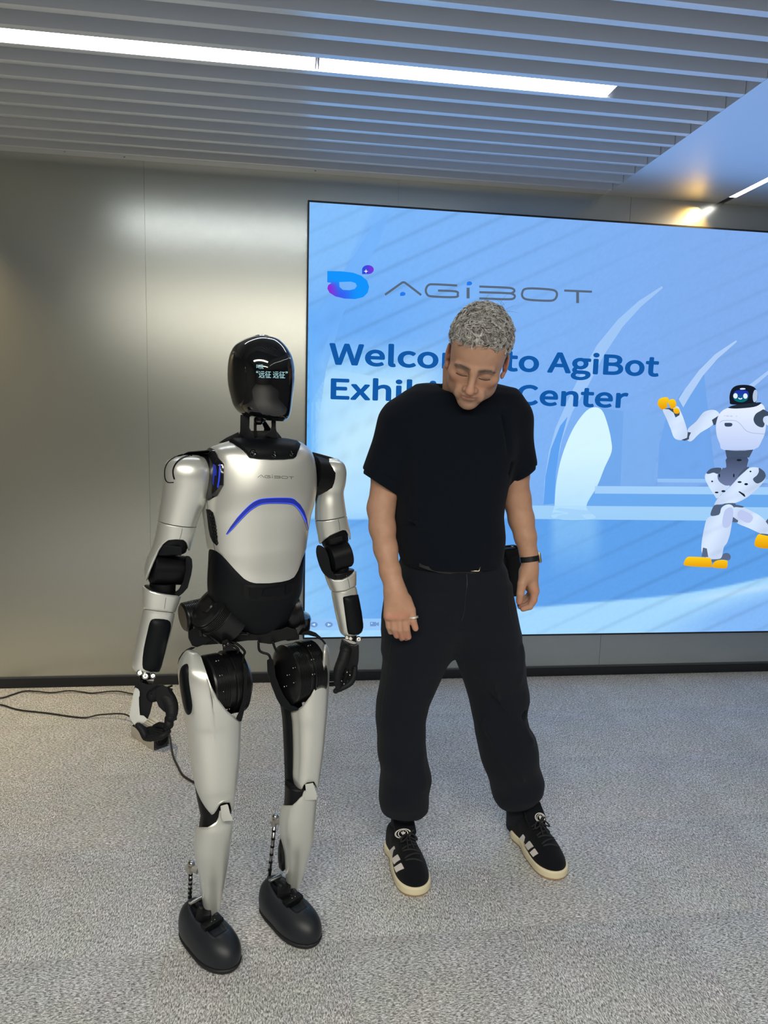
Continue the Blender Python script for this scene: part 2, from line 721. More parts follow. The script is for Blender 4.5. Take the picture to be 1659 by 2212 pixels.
def st(name, mb, m, parent=None, **k):
    o = mb.done(name, m, parent, **k)
    if parent is None: o['kind'] = 'structure'
    return o


floor = st('floor', MB().box((XL, YB, -0.05), (XR, WY, -0.012)), M_joint)
proto = None
T = 0.5
k = 0
for i in range(-7, 11):
    for j in range(-10, 8):
        x0, y0 = 0.163 + T * i, -0.187 + T * j
        if x0 > XR or y0 < YB - T: continue
        if proto is None:
            proto = MB().box((-T / 2 + .0002, -T / 2 + .0002, -0.012), (T / 2 - .0002, T / 2 - .0002, 0)).done('carpet_tile', M_carpet, bevel=0.0006)
            o = proto
        else:
            o = proto.copy()
            COL.objects.link(o)
        o.parent = floor
        o.location = (x0 + T / 2, y0 + T / 2, 0)
        o.rotation_euler = (0, 0, (math.pi / 2) * ((i + j) % 2) + math.pi * (k % 2))
        k += 1

wall = st('wall_back', MB().box((XL, WY + 0.006, 0), (XR, WY + 0.12, 3.0)), M_joint)
for n, x in enumerate((-3.342, -2.047, -0.757, 0.538, 1.834, 3.129, 4.424)):
    lo, hi = (max(x, XL) + .0003, 0.0), (min(x + (1.290 if n < 2 else 1.295), XR) - .0003, 3.0)
    dy = 0.0016 if n == 1 else 0.0
    p = MB().add([(lo[0], WY, 0), (hi[0], WY, 0), (hi[0], WY - dy * 2, 3.0), (lo[0], WY + dy, 3.0), (lo[0], WY + .006, 0), (hi[0], WY + .006, 0), (hi[0], WY + .006, 3.0), (lo[0], WY + .006, 3.0)],
                 [(0, 1, 2, 3), (4, 7, 6, 5), (0, 4, 5, 1), (2, 6, 7, 3), (0, 3, 7, 4), (1, 5, 6, 2)]).done('wall_panel', M_steel, wall)
st('wall_left', MB().box((XL - .1, YB, 0), (XL, WY, 3.0)), M_side)
st('wall_right', MB().box((XR, YB, 0), (XR + .1, WY, 3.0)), M_side)
st('wall_front', MB().box((XL, YB - .1, 0), (XR, YB, 3.0)), M_side)
bb = st('baseboard_back', MB().box((XL, WY - 0.010, 0), (XR, WY, 0.049)), M_black, bevel=0.001)
MB().box((XL, WY - 0.006, 0.049), (XR, WY, 0.060)).done('skirting_lip', M_lip, bb, bevel=0.001)

# ceiling: board, slats, smooth soffit on the right
SXE = 1.682
ceil_o = st('ceiling', MB().box((XL, YB, 2.86), (SXE, WY, 2.95)), M_board)
MB().box((SXE, YB, CZ), (2.345, WY, 2.95)).box((2.385, YB, CZ), (XR, WY, 2.95)).box((2.345, YB, CZ + .03), (2.385, WY, 2.95)).done('soffit_panel', M_soffit, ceil_o)
MB().box((XL, 3.757, CZ + .002), (SXE, WY, CZ + .02)).done('perimeter_trim', M_slat, ceil_o)
for x, y in ((140, 328.5), (269, 340.5), (681, 370)):
    p = PZ(x, y, CZ)
    MB().lathe((p[0], p[1] - .004, CZ + .001), (0, 0, 1), [(0.0045, 0), (0.0045, 0.004)], 10).done('trim_screw', M_black, ceil_o)
proto = None
for kk in range(-12, 11):
    y = 2.489 + 0.1236 * kk
    if kk == -100: continue
    if proto is None:
        proto = MB().box((XL, 0, 0), (SXE - .001, 0.029, 0.115)).done('ceiling_slat', M_slat, ceil_o, bevel=0.0015)
        o = proto
    else:
        o = proto.copy()
        COL.objects.link(o)
    o.location = (0, y, CZ)


def strip_light(x0, x1, y0, y1, label):
    t = empty('ceiling_light', ((x0 + x1) / 2, (y0 + y1) / 2, CZ), label, 'ceiling light', 'linear strip lights between the ceiling slats')
    MB().box((x0 + .004, y0, CZ + .001), (x1 - .004, y1, CZ + .012)).done('diffuser', M_lamp, t)
    MB().box((x0, y0, CZ + .012), (x1, y1, CZ + .10)).box((x0, y0, CZ + .001), (x0 + .004, y1, CZ + .012)).box((x1 - .004, y0, CZ + .001), (x1, y1, CZ + .012)).done('housing', M_lampend, t)


strip_light(-1.12, 0.069, 2.6185, 2.7225, 'long white strip light between the ceiling slats, left of the joint')
strip_light(0.076, 1.188, 2.6185, 2.7225, 'long white strip light between the ceiling slats, right of the joint')

# recessed track in the soffit
t = empty('track_light', (2.365, 2.2, CZ), 'thin recessed light line in the smooth ceiling at the right, black at its wall end', 'ceiling light')
ye = PZ(1580, 427, CZ)[1]
M_line = mat('line_diffuser', (0.9, 0.9, 0.9), emit=(1.0, 0.97, 0.9), es=9.0)
MB().box((2.347, -1.5, CZ + .002), (2.383, ye, CZ + .028)).done('diffuser', M_line, t)
MB().box((2.347, ye, CZ + .004), (2.383, WY - .001, CZ + .028)).done('track', M_black, t)

# ================================================================== LED WALL
SY = 3.778
sx0 = (P(668, 436.5, SY)[0] + P(658, 1374, SY)[0]) / 2
sz0 = (P(700, 1374, SY)[2] + P(1659, 1365, SY)[2]) / 2
sz1 = (P(668, 436.5, SY)[2] + P(1659, 503, SY)[2]) / 2
sx1 = sx0 + 4.16
scr = empty('video_wall', (sx0, WY, sz0), 'large blue video wall showing a welcome greeting and an orange handed robot', 'screen')
B = 0.009
MB().box((sx0 - B, SY + .001, sz0 - B), (sx1 + B, WY - .001, sz1 + B)).done('cabinet', M_black, scr)
MB().box((sx0 - B, SY - .003, sz0 - B), (sx1 + B, SY + .002, sz0)).box((sx0 - B, SY - .003, sz1), (sx1 + B, SY + .002, sz1 + B)).box((sx0 - B, SY - .003, sz0), (sx0, SY + .002, sz1)).box((sx1, SY - .003, sz0), (sx1 + B, SY + .002, sz1)).done('bezel', M_black, scr)


def lerp(a, b, t):
    t = np.clip(t, 0, 1)[..., None]
    return a * (1 - t) + b * t


def sm(a, b, x):
    t = np.clip((x - a) / (b - a), 0, 1)
    return t * t * (3 - 2 * t)


def srgb(c):
    c = np.asarray(c, float) / 255
    return np.where(c < .04045, c / 12.92, ((c + .055) / 1.055) ** 2.4)


def stripes(x, y):
    # soft diagonal bands across the whole picture
    u = (y + 0.455 * x)
    ph = (u % 52.0) / 52.0
    s = np.exp(-((ph - .5) / .085) ** 2)
    fade = .55 + .45 * np.sin(x * .006 + y * .004)
    return s * fade


def bg(x, y):
    """picture colour (sRGB 0-255) of the display at photo coordinates"""
    top = np.array((118, 172, 240.))
    c = lerp(np.array((122, 184, 252.)) + 0 * x[..., None], np.array((128, 172, 236.)), (x - 668) / 900)
    c = lerp(c, np.array((92, 160, 238.)), sm(480, 760, y) * (1 - sm(700, 1100, x)) * .55)
    # big pale disc on the left
    d = np.hypot((x - 700) / 1.15, (y - 1010))
    c = lerp(c, np.array((176, 224, 255.)), (1 - sm(120, 260, np.hypot((x - 760) / 1.3, (y - 960)))) * .9)
    c = lerp(c, np.array((96, 178, 250.)), (1 - sm(0, 26, x - 668)) * sm(640, 760, y) * (1 - sm(1000, 1180, y)) * .9)
    beam = np.exp(-(((x - 700) * .62 + (y - 1010) * .78) / 60.) ** 2) * sm(668, 760, x) * (1 - sm(860, 1000, x))
    c = lerp(c, np.array((206, 240, 255.)), beam * .65)
    # left wedge of paler blue at the top
    e = (x - 668) - (620 - y) * .45
    c = lerp(c, np.array((140, 196, 250.)), (1 - sm(-6, 6, e - 60)) * (1 - sm(560, 720, y)) * .5)
    # hall: floor zone
    f = sm(1118, 1122, y + (x - 1300) * .004)
    c = lerp(c, np.array((94, 160, 234.)) , f * .95)
    c = lerp(c, np.array((150, 205, 250.)), f * sm(1000, 700, 700 + 0 * y) * 0)
    # left part of the floor is paler
    c = lerp(c, np.array((150, 206, 252.)), (1 - sm(640, 900, x)) * sm(1110, 1180, y) * .9)
    c = lerp(c, np.array((118, 178, 240.)), (1 - sm(840, 1160, x)) * sm(1110, 1150, y) * (1 - sm(1150, 1300, y)) * .5)
    # reflection of the arch
    c = lerp(c, np.array((150, 205, 250.)), sm(1180, 1205, x) * (1 - sm(1270, 1310, x)) * sm(1120, 1124, y) * (1 - sm(1130, 1270, y)) * .55)
    # pale sweep at the bottom
    yb = 1312 - (x - 1150) * .085 - np.clip(x - 1380, 0, 400) ** 2 * 0.00030
    c = lerp(c, np.array((164, 216, 255.)), sm(yb - 3, yb + 4, y))
    yb2 = 1352 - (x - 1380) * .30
    c = lerp(c, np.array((122, 176, 244.)), sm(yb2 - 18, yb2 + 40, y) * sm(1330, 1600, x) * .8)
    yb3 = 1268 - (x - 1500) * .12
    c = lerp(c, np.array((196, 226, 255.)), np.exp(-((y - (1300 - (x - 1470) * .17)) / 7) ** 2) * sm(1430, 1560, x) * .6)
    c = c * (1 - .075 * stripes(x, y)[..., None])
    g = (np.sin(x * 12.9898 + y * 78.233) * 43758.5453) % 1
    return c * (1 + .02 * (g[..., None] - .5))


M_pix = emission_attr('display_pixels', 1.02, 'AUTO')
M_pix2 = emission_attr('display_pixels_overlay', 1.02, 'NONE')
M_pix2.cycles.emission_sampling = 'NONE'


def set_cols(me, cols):
    a = me.color_attributes.new('pix', 'FLOAT_COLOR', 'POINT')
    a.data.foreach_set('color', np.concatenate([cols, np.ones((len(cols), 1))], 1).astype(np.float32).ravel())


nx, nz = 330, 190
gx = np.linspace(sx0, sx1, nx)
gz = np.linspace(sz0, sz1, nz)
GX, GZ = np.meshgrid(gx, gz, indexing='ij')
V3 = np.stack([GX.ravel(), np.full(GX.size, SY), GZ.ravel()], 1)
idx = np.arange(nx * nz).reshape(nx, nz)
F = np.stack([idx[:-1, :-1].ravel(), idx[1:, :-1].ravel(), idx[1:, 1:].ravel(), idx[:-1, 1:].ravel()], 1)
me = mesh(V3, F)
pp = projv(V3)
set_cols(me, srgb(np.clip(bg(pp[:, 0], pp[:, 1]), 0, 255)))
link('display_panel', me, M_pix, scr, smooth=False)

_layer = [0]


def scrpoly(name, poly, col, layer, parent=scr, smooth_poly=0, step=22, holes=(), label=None, stripe=True):
    """flat coloured shape of the display; col: sRGB triple or function of x, y"""
    if smooth_poly: poly = crs(poly, smooth_poly, True)
    vs, fs = cdt(poly, step, holes)
    y = SY - 0.0005 * layer
    V = np.array([P(v.x, v.y, y) for v in vs])
    V[:, 0] = np.clip(V[:, 0], sx0, sx1)
    V[:, 2] = np.clip(V[:, 2], sz0, sz1)
    X, Y = np.array([v.x for v in vs]), np.array([v.y for v in vs])
    c = col(X, Y) if callable(col) else np.tile(np.array(col, float), (len(vs), 1))
    me = mesh(V, fs)
    set_cols(me, srgb(np.clip(c, 0, 255)))
    return link(name, me, M_pix2, parent, smooth=False, label=label)


def tint(target, a):
    target = np.array(target, float)
    return lambda x, y: bg(x, y) * (1 - a) + target * a


def stripe_poly(x0, y0, x1, w0):
    return [(x0, y0 - w0), (x1, y0 - w0 - .47 * (x1 - x0)), (x1, y0 + w0 - .47 * (x1 - x0)), (x0, y0 + w0)]


# soft architecture of the picture
art = lambda n, poly, c, l, **k: scrpoly(n, poly, c, l, **k)
art('hall_shape', [(1198, 1092), (1202, 1040), (1214, 985), (1236, 930), (1262, 892), (1282, 880), (1300, 886), (1312, 915), (1320, 950), (1321, 976), (1306, 1010), (1290, 1050), (1266, 1095), (1285, 1120), (1197, 1120)],
    lambda x, y: lerp(np.array((214, 245, 255.)) + 0 * x[..., None], np.array((176, 220, 252.)), (y - 980) / 140) * (1 - .05 * stripes(x, y)[..., None]), 3, smooth_poly=4, step=14)
art('hall_shape', [(1174, 1090), (1176, 1040), (1186, 975), (1200, 925), (1224, 870), (1252, 812), (1290, 745), (1335, 690), (1380, 650), (1430, 618), (1432, 622), (1385, 662), (1345, 706), (1304, 768), (1272, 830), (1236, 890), (1214, 950), (1202, 1010), (1197, 1088)],
    tint((200, 228, 255), .42), 2, step=14)
art('hall_shape', [(1174, 1090), (1178, 1030), (1190, 970), (1210, 920), (1226, 900), (1210, 960), (1201, 1020), (1197, 1088)], tint((84, 156, 238), .75), 4, step=14)
art('hall_shape', [(1286, 880), (1347, 888), (1340, 1050), (1286, 1050), (1305, 1010), (1321, 976), (1320, 940), (1308, 905)], tint((108, 164, 232), .7), 2, step=14)
art('hall_shape', [(1345, 888), (1430, 900), (1420, 960), (1412, 1050), (1340, 1050)], tint((122, 174, 236), .5), 1, step=18)
art('hall_shape', [(1420, 1035), (1424, 960), (1438, 905), (1470, 850), (1520, 800), (1546, 1035)], tint((104, 162, 234), .62), 1, step=18)
art('hall_shape', [(1466, 862), (1480, 840), (1510, 800), (1545, 765), (1590, 735), (1592, 738), (1550, 775), (1518, 812), (1490, 856), (1476, 880)], tint((206, 228, 255), .6), 2, step=14)
art('hall_shape', [(1610, 838), (1660, 800), (1700, 780), (1700, 786), (1660, 808), (1616, 846)], tint((206, 228, 255), .5), 2, step=14)
for (ya, yb, xa, c, a) in ((1050, 1066, 1285, (170, 214, 252), .8), (1066, 1092, 1200, (104, 168, 238), .85), (1092, 1121, 1150, (164, 212, 250), .85), (1034, 1042, 1420, (160, 206, 250), .6)):
    art('hall_band', [(xa, ya), (2700, ya + 14), (2700, yb + 14), (xa, yb)], tint(c, a), 3 if ya != 1066 else 2, step=30)
art('hall_shape', [(672, 870), (700, 820), (720, 798), (860, 822), (860, 1100), (700, 1120), (672, 1000)], tint((190, 230, 255), .25), 1, step=20)
art('hall_shape', [(668, 700), (706, 640), (760, 560), (806, 486), (842, 458), (820, 520), (780, 590), (736, 690), (704, 800), (690, 900), (684, 1000), (668, 1030)], tint((112, 176, 250), .45), 1, step=20)

# menu bar with its icons
art('menu_bar', [(657, 1336.5), (960, 1336), (960, 1361), (657, 1361.5)], tint((146, 194, 246), .75), 5, step=20)


def disc(cx, cy, rx, ry, n=28):
    return [(cx + rx * math.cos(t), cy + ry * math.sin(t)) for t in np.linspace(0, 2 * math.pi, n, endpoint=False)]


ICO, TRI = (110, 152, 208), (200, 234, 255)
for cx, d in ((678, -1), (710.5, 1)):
    o = art('menu_icon', disc(cx, 1349.3, 8.4, 5.8), ICO, 6, step=0)
    art('arrow', [(cx + 4.4 * d, 1349.3), (cx - 2.6 * d, 1346.3), (cx - 2.6 * d, 1352.3)], TRI, 7, step=0)
art('menu_icon', [(799.5, 1343.5), (812.5, 1343.5), (812.5, 1346.5), (818.5, 1343.6), (818.5, 1352.6), (812.5, 1349.8), (812.5, 1352.8), (799.5, 1352.8)], ICO, 6, step=0)
art('lens_dot', disc(803, 1346.5, 1.4, 1.4, 10), TRI, 7, step=0)


# writing of the display
import os
FONT = FONT_CJK = None
try:  # typefaces that come with Blender
    FDIR = os.path.join(bpy.utils.system_resource('DATAFILES'), 'fonts')
    FONT = bpy.data.fonts.load(os.path.join(FDIR, 'Noto Sans CJK Regular.woff2'))
except Exception:
    pass


def text_curve(s, bold=0.0, font=True):
    c = bpy.data.curves.new('t', 'FONT')
    if FONT: c.font = FONT
    c.body = s
    c.offset = bold
    c.resolution_u = 6
    o = bpy.data.objects.new('t', c)
    COL.objects.link(o)
    bpy.context.view_layer.update()
    dg = bpy.context.evaluated_depsgraph_get()
    me = bpy.data.meshes.new_from_object(o.evaluated_get(dg))
    bpy.data.objects.remove(o)
    return me


CAPE = max(v.co[1] for v in text_curve('E').vertices)


def place_text(s, x0, x1, ybase, yslope, capH, col, layer, bold=0.02, name='lettering', parent=scr, shear=0.0):
    """letters of the display, base line from photo point (x0, ybase) on"""
    me = text_curve(s, 0)
    co = np.array([v.co[:] for v in me.vertices])
    w = co[:, 0].max() - co[:, 0].min()
    u = (co[:, 0] - co[:, 0].min()) / w
    hh = co[:, 1] / CAPE
    X = x0 + u * (x1 - x0)
    # letter height grows and the line falls as in the slightly turned wall: work in the wall plane
    a, b = P(x0, ybase, SY), P(x1, ybase + yslope * (x1 - x0), SY)
    ch = (P(x0, ybase - capH, SY) - P(x0, ybase, SY))[2]
    zb = (a[2] + b[2]) / 2
    V = np.stack([a[0] + u * (b[0] - a[0]), np.full(len(co), SY - .0005 * layer), zb + hh * ch], 1)
    F0 = [tuple(p_.vertices) for p_ in me.polygons]
    VV, FF = [], []
    for k, (dx, dz) in enumerate([(0, 0)] + [(math.cos(t) * bold, math.sin(t) * bold) for t in np.linspace(0, 2 * math.pi, 12, endpoint=False)]):
        VV.append(V + (dx * ch, -.00001 * k, dz * ch * .8))
        FF += [tuple(i + k * len(V) for i in f) for f in F0]
    V = np.concatenate(VV)
    me = mesh(V, FF)
    px = projv(V)
    c = col(px[:, 0], px[:, 1]) if callable(col) else np.tile(np.array(col, float), (len(V), 1))
    set_cols(me, srgb(np.clip(c, 0, 255)))
    me.materials.clear()
    return link(name, me, M_pix2, parent, smooth=False)


ink = lambda x, y: np.array((18, 88, 166.)) + 0 * x[..., None]
zz = P(713, 790, SY)
TXT = [('Welcome to AgiBot', 713, 1420, 788.5, 809.5, 49.5), ('Exhibition Center', 716, 1353, 863, 878, 40)]
for s, xa, xb, ya, yb, ch in TXT:
    place_text(s, xa, xb, ya, (yb - ya) / (xb - xa), ch * 0.865 if s[0] == 'W' else ch * 1.04, ink, 9, bold=0.055)


# ---- logo of the display
def stroke(pts, w, closed=False):
    pts = [np.array(p, float) for p in pts]
    n = len(pts)
    L, Rr = [], []
    for i, p in enumerate(pts):
        a = pts[(i - 1) % n] if (closed or i > 0) else None
        b = pts[(i + 1) % n] if (closed or i < n - 1) else None
        d1 = nrm(p - a) if a is not None else nrm(b - p)
        d2 = nrm(b - p) if b is not None else d1
        t = nrm(d1 + d2)
        nn = np.array((-t[1], t[0]))
        k = w / 2 / max(.45, nn.dot((-d1[1], d1[0])))
        L.append(p + nn * k)
        Rr.append(p - nn * k)
    if closed: return L, Rr
    return L + Rr[::-1]


def logo_shapes():
    """strokes of the word mark on a 1240 x 130 grid"""
    out = []
    out.append(stroke(crs([(2, 82), (92, 18), (112, 8), (132, 18), (218, 84)], 4), 13))
    out.append(stroke(crs([(433, 27), (300, 20), (262, 24), (246, 50), (252, 78), (282, 92), (420, 96), (436, 80), (424, 62), (318, 57)], 4), 13))
    out.append(stroke([(498, 40), (498, 104)], 18))
    out.append(stroke(crs([(565, 33), (730, 40), (768, 48), (774, 62), (756, 74)], 4), 13))
    out.append(stroke([(565, 67), (700, 71), (756, 74)], 13))
    out.append(stroke(crs([(756, 74), (776, 86), (770, 104), (730, 109), (565, 104)], 4), 13))
    out.append(stroke([(1072, 57), (1238, 64)], 13))
    out.append(stroke([(1152, 60), (1152, 132)], 17))
    return out


LO = [(850, 45), (980, 50), (1022, 62), (1028, 88), (1012, 112), (975, 118), (862, 112), (826, 98), (822, 68)]
lx = lambda p: (690 + (390 + p[0]) / 2.765, 560 + (130 + p[1]) / 2.765)
GREY = (88, 104, 124)
lo = None
for s in logo_shapes():
    o = art('logo_letter', [lx(p) for p in s], GREY, 8, step=0)
LOc = crs(LO, 4, True)


def ring_halves(c, w):
    c = [tuple(p) for p in c]
    n = len(c)
    return [stroke(c[:n // 2 + 1], w), stroke(c[n // 2:] + [c[0]], w)]


for h_ in ring_halves(LOc, 13): art('logo_letter', [lx(p) for p in h_], GREY, 8, step=0)
L2 = lambda p: (690 + p[0] / 2.765, 560 + p[1] / 2.765)
blob = lambda x, y: lerp(np.array((24, 150, 250.)) + 0 * x[..., None], np.array((60, 70, 225.)), (x - 0) * 0)


def dcol(x, y):
    t = sm(745, 700, 0 * x + 0) * 0
    c = lerp(np.array((20, 146, 250.)) + 0 * x[..., None], np.array((58, 92, 238.)), sm(604, 640, y) * (1 - sm(735, 775, x)))
    return lerp(c, np.array((142, 44, 212.)), (1 - sm(708, 738, x)) * sm(605, 618, y))


art('logo_emblem', crs([(47, 70), (48, 70), (130, 72), (200, 80), (250, 98), (285, 128), (297, 165), (288, 200), (262, 226), (215, 238), (150, 235), (95, 222), (60, 200), (47, 175), (52, 155), (72, 141), (47, 137)], 1, True).tolist() and
    [L2(p) for p in [(47, 70), (130, 72), (200, 80), (250, 98), (285, 128), (297, 165), (288, 200), (262, 226), (215, 238), (150, 235), (95, 222), (60, 200), (47, 175), (52, 155), (72, 141), (47, 137)]],
    dcol, 8, step=4, holes=[[L2(p) for p in [(118, 136), (190, 134), (215, 142), (224, 160), (210, 178), (180, 185), (140, 183), (120, 165)]]])
drop = lambda cx, cy, r, q: [L2((cx - r, cy)), L2((cx - r, cy + q))] + [L2((cx + r * math.sin(t), cy + q * math.cos(t))) for t in np.linspace(0, 1.5 * math.pi, 16)]
pc = lambda x, y: lerp(np.array((30, 80, 220.)) + 0 * x[..., None], np.array((132, 50, 214.)), (x - 782) / 26)
art('logo_emblem', drop(290, 62, 35, 27), pc, 8, step=4)
art('logo_star', [L2((278 + r * math.cos(t), 72 + r * math.sin(t))) for t, r in zip(np.arange(8) * math.pi / 4, [14, 4] * 4)], (245, 252, 255), 9, step=0)
for cx, cy, r, q in ((498, 207, 16, 12), (896, 144, 16, 12)):
    art('logo_dot', drop(cx, cy, r, q), lambda x, y: (40, 120, 235) + np.zeros((len(x), 3)), 9, step=0)

# ---- the picture of the white robot with orange hands and feet
Q = lambda p: (1400 + p[0] / 4.807, 800 + p[1] / 4.807)
pic = [None]


def mz(pts, c, l, name='picture_shape', sp=3, step=7):
    poly = [Q(p) for p in pts]
    if sp: poly = crs(poly, sp, True)
    o = scrpoly(name, poly, c, l, parent=pic[0] or scr, step=step)
    return o


def white(x, y):
    c = np.array((206, 224, 252.)) + 0 * x[..., None]
    return (c + 14 * np.sin(x * .09 + y * .05)[..., None] * .6) * (1 - .05 * stripes(x, y)[..., None])


def shade(c1, c2, y0, y1):
    return lambda x, y: lerp(np.array(c1, float) + 0 * x[..., None], np.array(c2, float), (y - (800 + y0 / 4.807)) / ((y1 - y0) / 4.807))


DK = shade((52, 66, 84), (92, 108, 138), 0, 2000)
YL = shade((252, 206, 30), (226, 150, 8), 0, 1)
pic[0] = mz([(815, 395), (960, 385), (1110, 345), (1180, 350), (1213, 400), (1225, 520), (1215, 640), (1180, 730), (1100, 822), (790, 828), (745, 760), (712, 670), (706, 560), (735, 460)], lambda x, y: lerp(np.array((226, 236, 255.)) + 0 * x[..., None], np.array((186, 204, 246.)), (y - 890) / 90), 10, 'robot_picture')
# arms
mz([(150, 405), (200, 395), (300, 370), (335, 420), (375, 520), (408, 640), (395, 710), (330, 725), (270, 700), (235, 610), (190, 500)], white, 9)
mz([(420, 600), (500, 530), (570, 440), (640, 412), (700, 415), (740, 455), (715, 520), (640, 590), (540, 650), (450, 735), (405, 720), (410, 650)], white, 9)
mz([(345, 722), (405, 700), (412, 640), (445, 645), (425, 690), (425, 715), (380, 732)], DK, 10, sp=0)
mz([(662, 515), (735, 468), (715, 520), (700, 565), (680, 570)], DK, 10, sp=0)
mz([(155, 400), (230, 388), (330, 430), (325, 465), (285, 490), (265, 440), (215, 405)], DK, 10, sp=0)
yl = lambda a, b: (lambda x, y: lerp(np.array((255, 212, 34.)) + 0 * x[..., None], np.array((228, 152, 10.)), (y - Q((0, a))[1]) / (Q((0, b))[1] - Q((0, a))[1])))
mz([(98, 345), (120, 295), (180, 278), (210, 290), (215, 325), (195, 345), (200, 380), (150, 408), (120, 390)], yl(270, 410), 11, 'orange_shape')
mz([(205, 330), (235, 300), (275, 305), (292, 345), (280, 385), (240, 400), (225, 370)], yl(290, 420), 12, 'orange_shape')
mz([(265, 400), (300, 390), (328, 415), (320, 445), (285, 450), (265, 430)], yl(380, 470), 12, 'orange_shape')
mz([(1095, 500), (1120, 450), (1170, 420), (1200, 405), (1245, 430), (1300, 420), (1300, 470), (1215, 480), (1200, 520), (1210, 560), (1190, 592), (1140, 580), (1105, 545)], DK, 11)
mz([(1195, 500), (1225, 475), (1330, 480), (1330, 600), (1240, 570), (1200, 540)], white, 12)
# head
mz([(846, 260), (868, 195), (915, 160), (990, 150), (1060, 158), (1110, 182), (1133, 230), (1135, 300), (1105, 345), (1060, 352), (870, 355), (848, 320)], (20, 28, 42), 12, 'head_shape')
mz([(1088, 250), (1105, 205), (1128, 210), (1135, 265), (1128, 315), (1100, 330), (1088, 300)], (176, 196, 224), 13)
mz([(880, 270), (900, 220), (950, 205), (1030, 215), (1045, 260), (1025, 310), (970, 332), (905, 315)], lambda x, y: lerp(np.array((30, 56, 170.)) + 0 * x[..., None], np.array((10, 110, 110.)), (y - 848) / 18), 13)
mz([(955, 188), (980, 183), (1008, 187), (1006, 198), (960, 200)], (214, 230, 255), 14)
mz(disc(907, 265, 23, 28, 16), (226, 244, 255), 14, 'eye_shape', 0, 0)
mz(disc(1010, 267, 23, 28, 16), (226, 244, 255), 14, 'eye_shape', 0, 0)
mz([(935, 282), (958, 292), (978, 284), (972, 300), (944, 300)], (226, 244, 255), 14, 'mouth_shape', 2, 0)
mz([(832, 385), (900, 360), (1000, 350), (1160, 332), (1165, 350), (1100, 380), (960, 395), (870, 396)], (34, 44, 58), 13)
mz([(795, 548), (812, 545), (860, 546), (876, 560), (862, 582), (812, 584), (795, 572)], (60, 74, 100), 12)
Lw = lambda p: (Q(p)[0], Q(p)[1])
scrpoly('picture_line', stroke([Lw(p) for p in crs([(745, 545), (780, 522), (900, 522), (960, 560), (1010, 620), (1080, 650), (1215, 662)], 3)], 0.9), (150, 168, 214), 12, parent=pic[0], step=0)
for s in logo_shapes():
    scrpoly('picture_letter', [Q((785 + p[0] * .115, 466 + p[1] * .14)) for p in s], (150, 164, 196), 12, parent=pic[0], step=0)
# waist
mz([(800, 826), (1092, 822), (1050, 905), (815, 905)], DK, 10, sp=0)
mz([(820, 905), (1030, 905), (1025, 1000), (1050, 1030), (900, 1180), (800, 1200), (745, 1170), (722, 1100), (760, 1020), (812, 1005)], shade((66, 78, 104), (110, 124, 164), 900, 1180), 10)
# legs
mz([(605, 1065), (650, 1025), (720, 1012), (770, 1022), (720, 1080), (735, 1150), (800, 1195), (850, 1200), (780, 1260), (720, 1330), (690, 1300), (650, 1240), (600, 1150), (590, 1100)], white, 11)
mz([(605, 1065), (650, 1022), (720, 1010), (765, 1022), (725, 1075), (680, 1062), (630, 1075)], DK, 12)
mz([(1000, 1055), (1060, 1010), (1150, 1012), (1205, 1050), (1222, 1100), (1190, 1170), (1100, 1260), (1010, 1330), (900, 1378), (780, 1385), (700, 1400), (690, 1385), (740, 1310), (850, 1210), (940, 1110)], white, 12)
mz([(1150, 1012), (1205, 1050), (1222, 1100), (1190, 1150), (1130, 1175), (1088, 1130), (1130, 1090), (1150, 1050)], DK, 13)
mz([(930, 1100), (1000, 1020), (1050, 1005), (960, 1085)], DK, 13)
for c in [(665, 1153, 10, 9), (1063, 1050, 10, 9), (950, 1160, 22, 10), (1018, 1182, 20, 12), (712, 1268, 20, 9), (782, 1255, 22, 11), (740, 1092, 8, 20), (890, 1092, 8, 20), (945, 932, 28, 12)]:
    mz(disc(*c, 12), (28, 40, 48), 14, sp=0, step=0)
mz([(935, 1260), (950, 1255), (1000, 1285), (1012, 1312), (998, 1312), (960, 1280)], (28, 40, 48), 14, sp=0, step=0)
mz([(770, 1395), (800, 1382), (905, 1380), (890, 1420), (820, 1420), (740, 1500), (660, 1512), (650, 1480), (690, 1400)], DK, 13)
mz([(735, 1500), (760, 1430), (810, 1395), (860, 1395), (890, 1430), (885, 1500), (868, 1600), (850, 1700), (820, 1790), (785, 1840), (760, 1950), (700, 1962), (620, 1950), (560, 1900), (555, 1800), (580, 1650), (620, 1530)], white, 14)
mz([(790, 1470), (825, 1430), (870, 1425), (885, 1470), (870, 1570), (830, 1630), (785, 1630), (770, 1580)], (186, 200, 240), 15)
mz([(905, 1415), (950, 1405), (1010, 1430), (1070, 1460), (1160, 1510), (1240, 1590), (1245, 1705), (1180, 1700), (1050, 1640), (930, 1590), (880, 1530), (890, 1450)], white, 12)
mz([(890, 1420), (905, 1395), (990, 1412), (980, 1425), (920, 1420)], DK, 13)
mz([(880, 1520), (935, 1560), (930, 1580), (875, 1575)], DK, 13, sp=0)
mz([(930, 1480), (970, 1450), (1060, 1490), (1090, 1530), (1060, 1580), (1000, 1575), (935, 1520)], (188, 200, 240), 13)
mz([(570, 1840), (610, 1850), (625, 1940), (555, 1935)], DK, 15, sp=0)
mz([(780, 1905), (830, 1898), (858, 1930), (840, 1972), (760, 1965), (670, 1995), (660, 1965), (750, 1955)], DK, 15)
mz([(370, 2000), (400, 1945), (450, 1935), (620, 1945), (655, 1965), (660, 2030), (640, 2045), (450, 2035), (380, 2025)], yl(1930, 2060), 16, 'orange_shape')
mz([(665, 2025), (700, 1980), (760, 1968), (818, 1975), (825, 2000), (815, 2052), (740, 2055), (670, 2045)], yl(1950, 2070), 17, 'orange_shape')
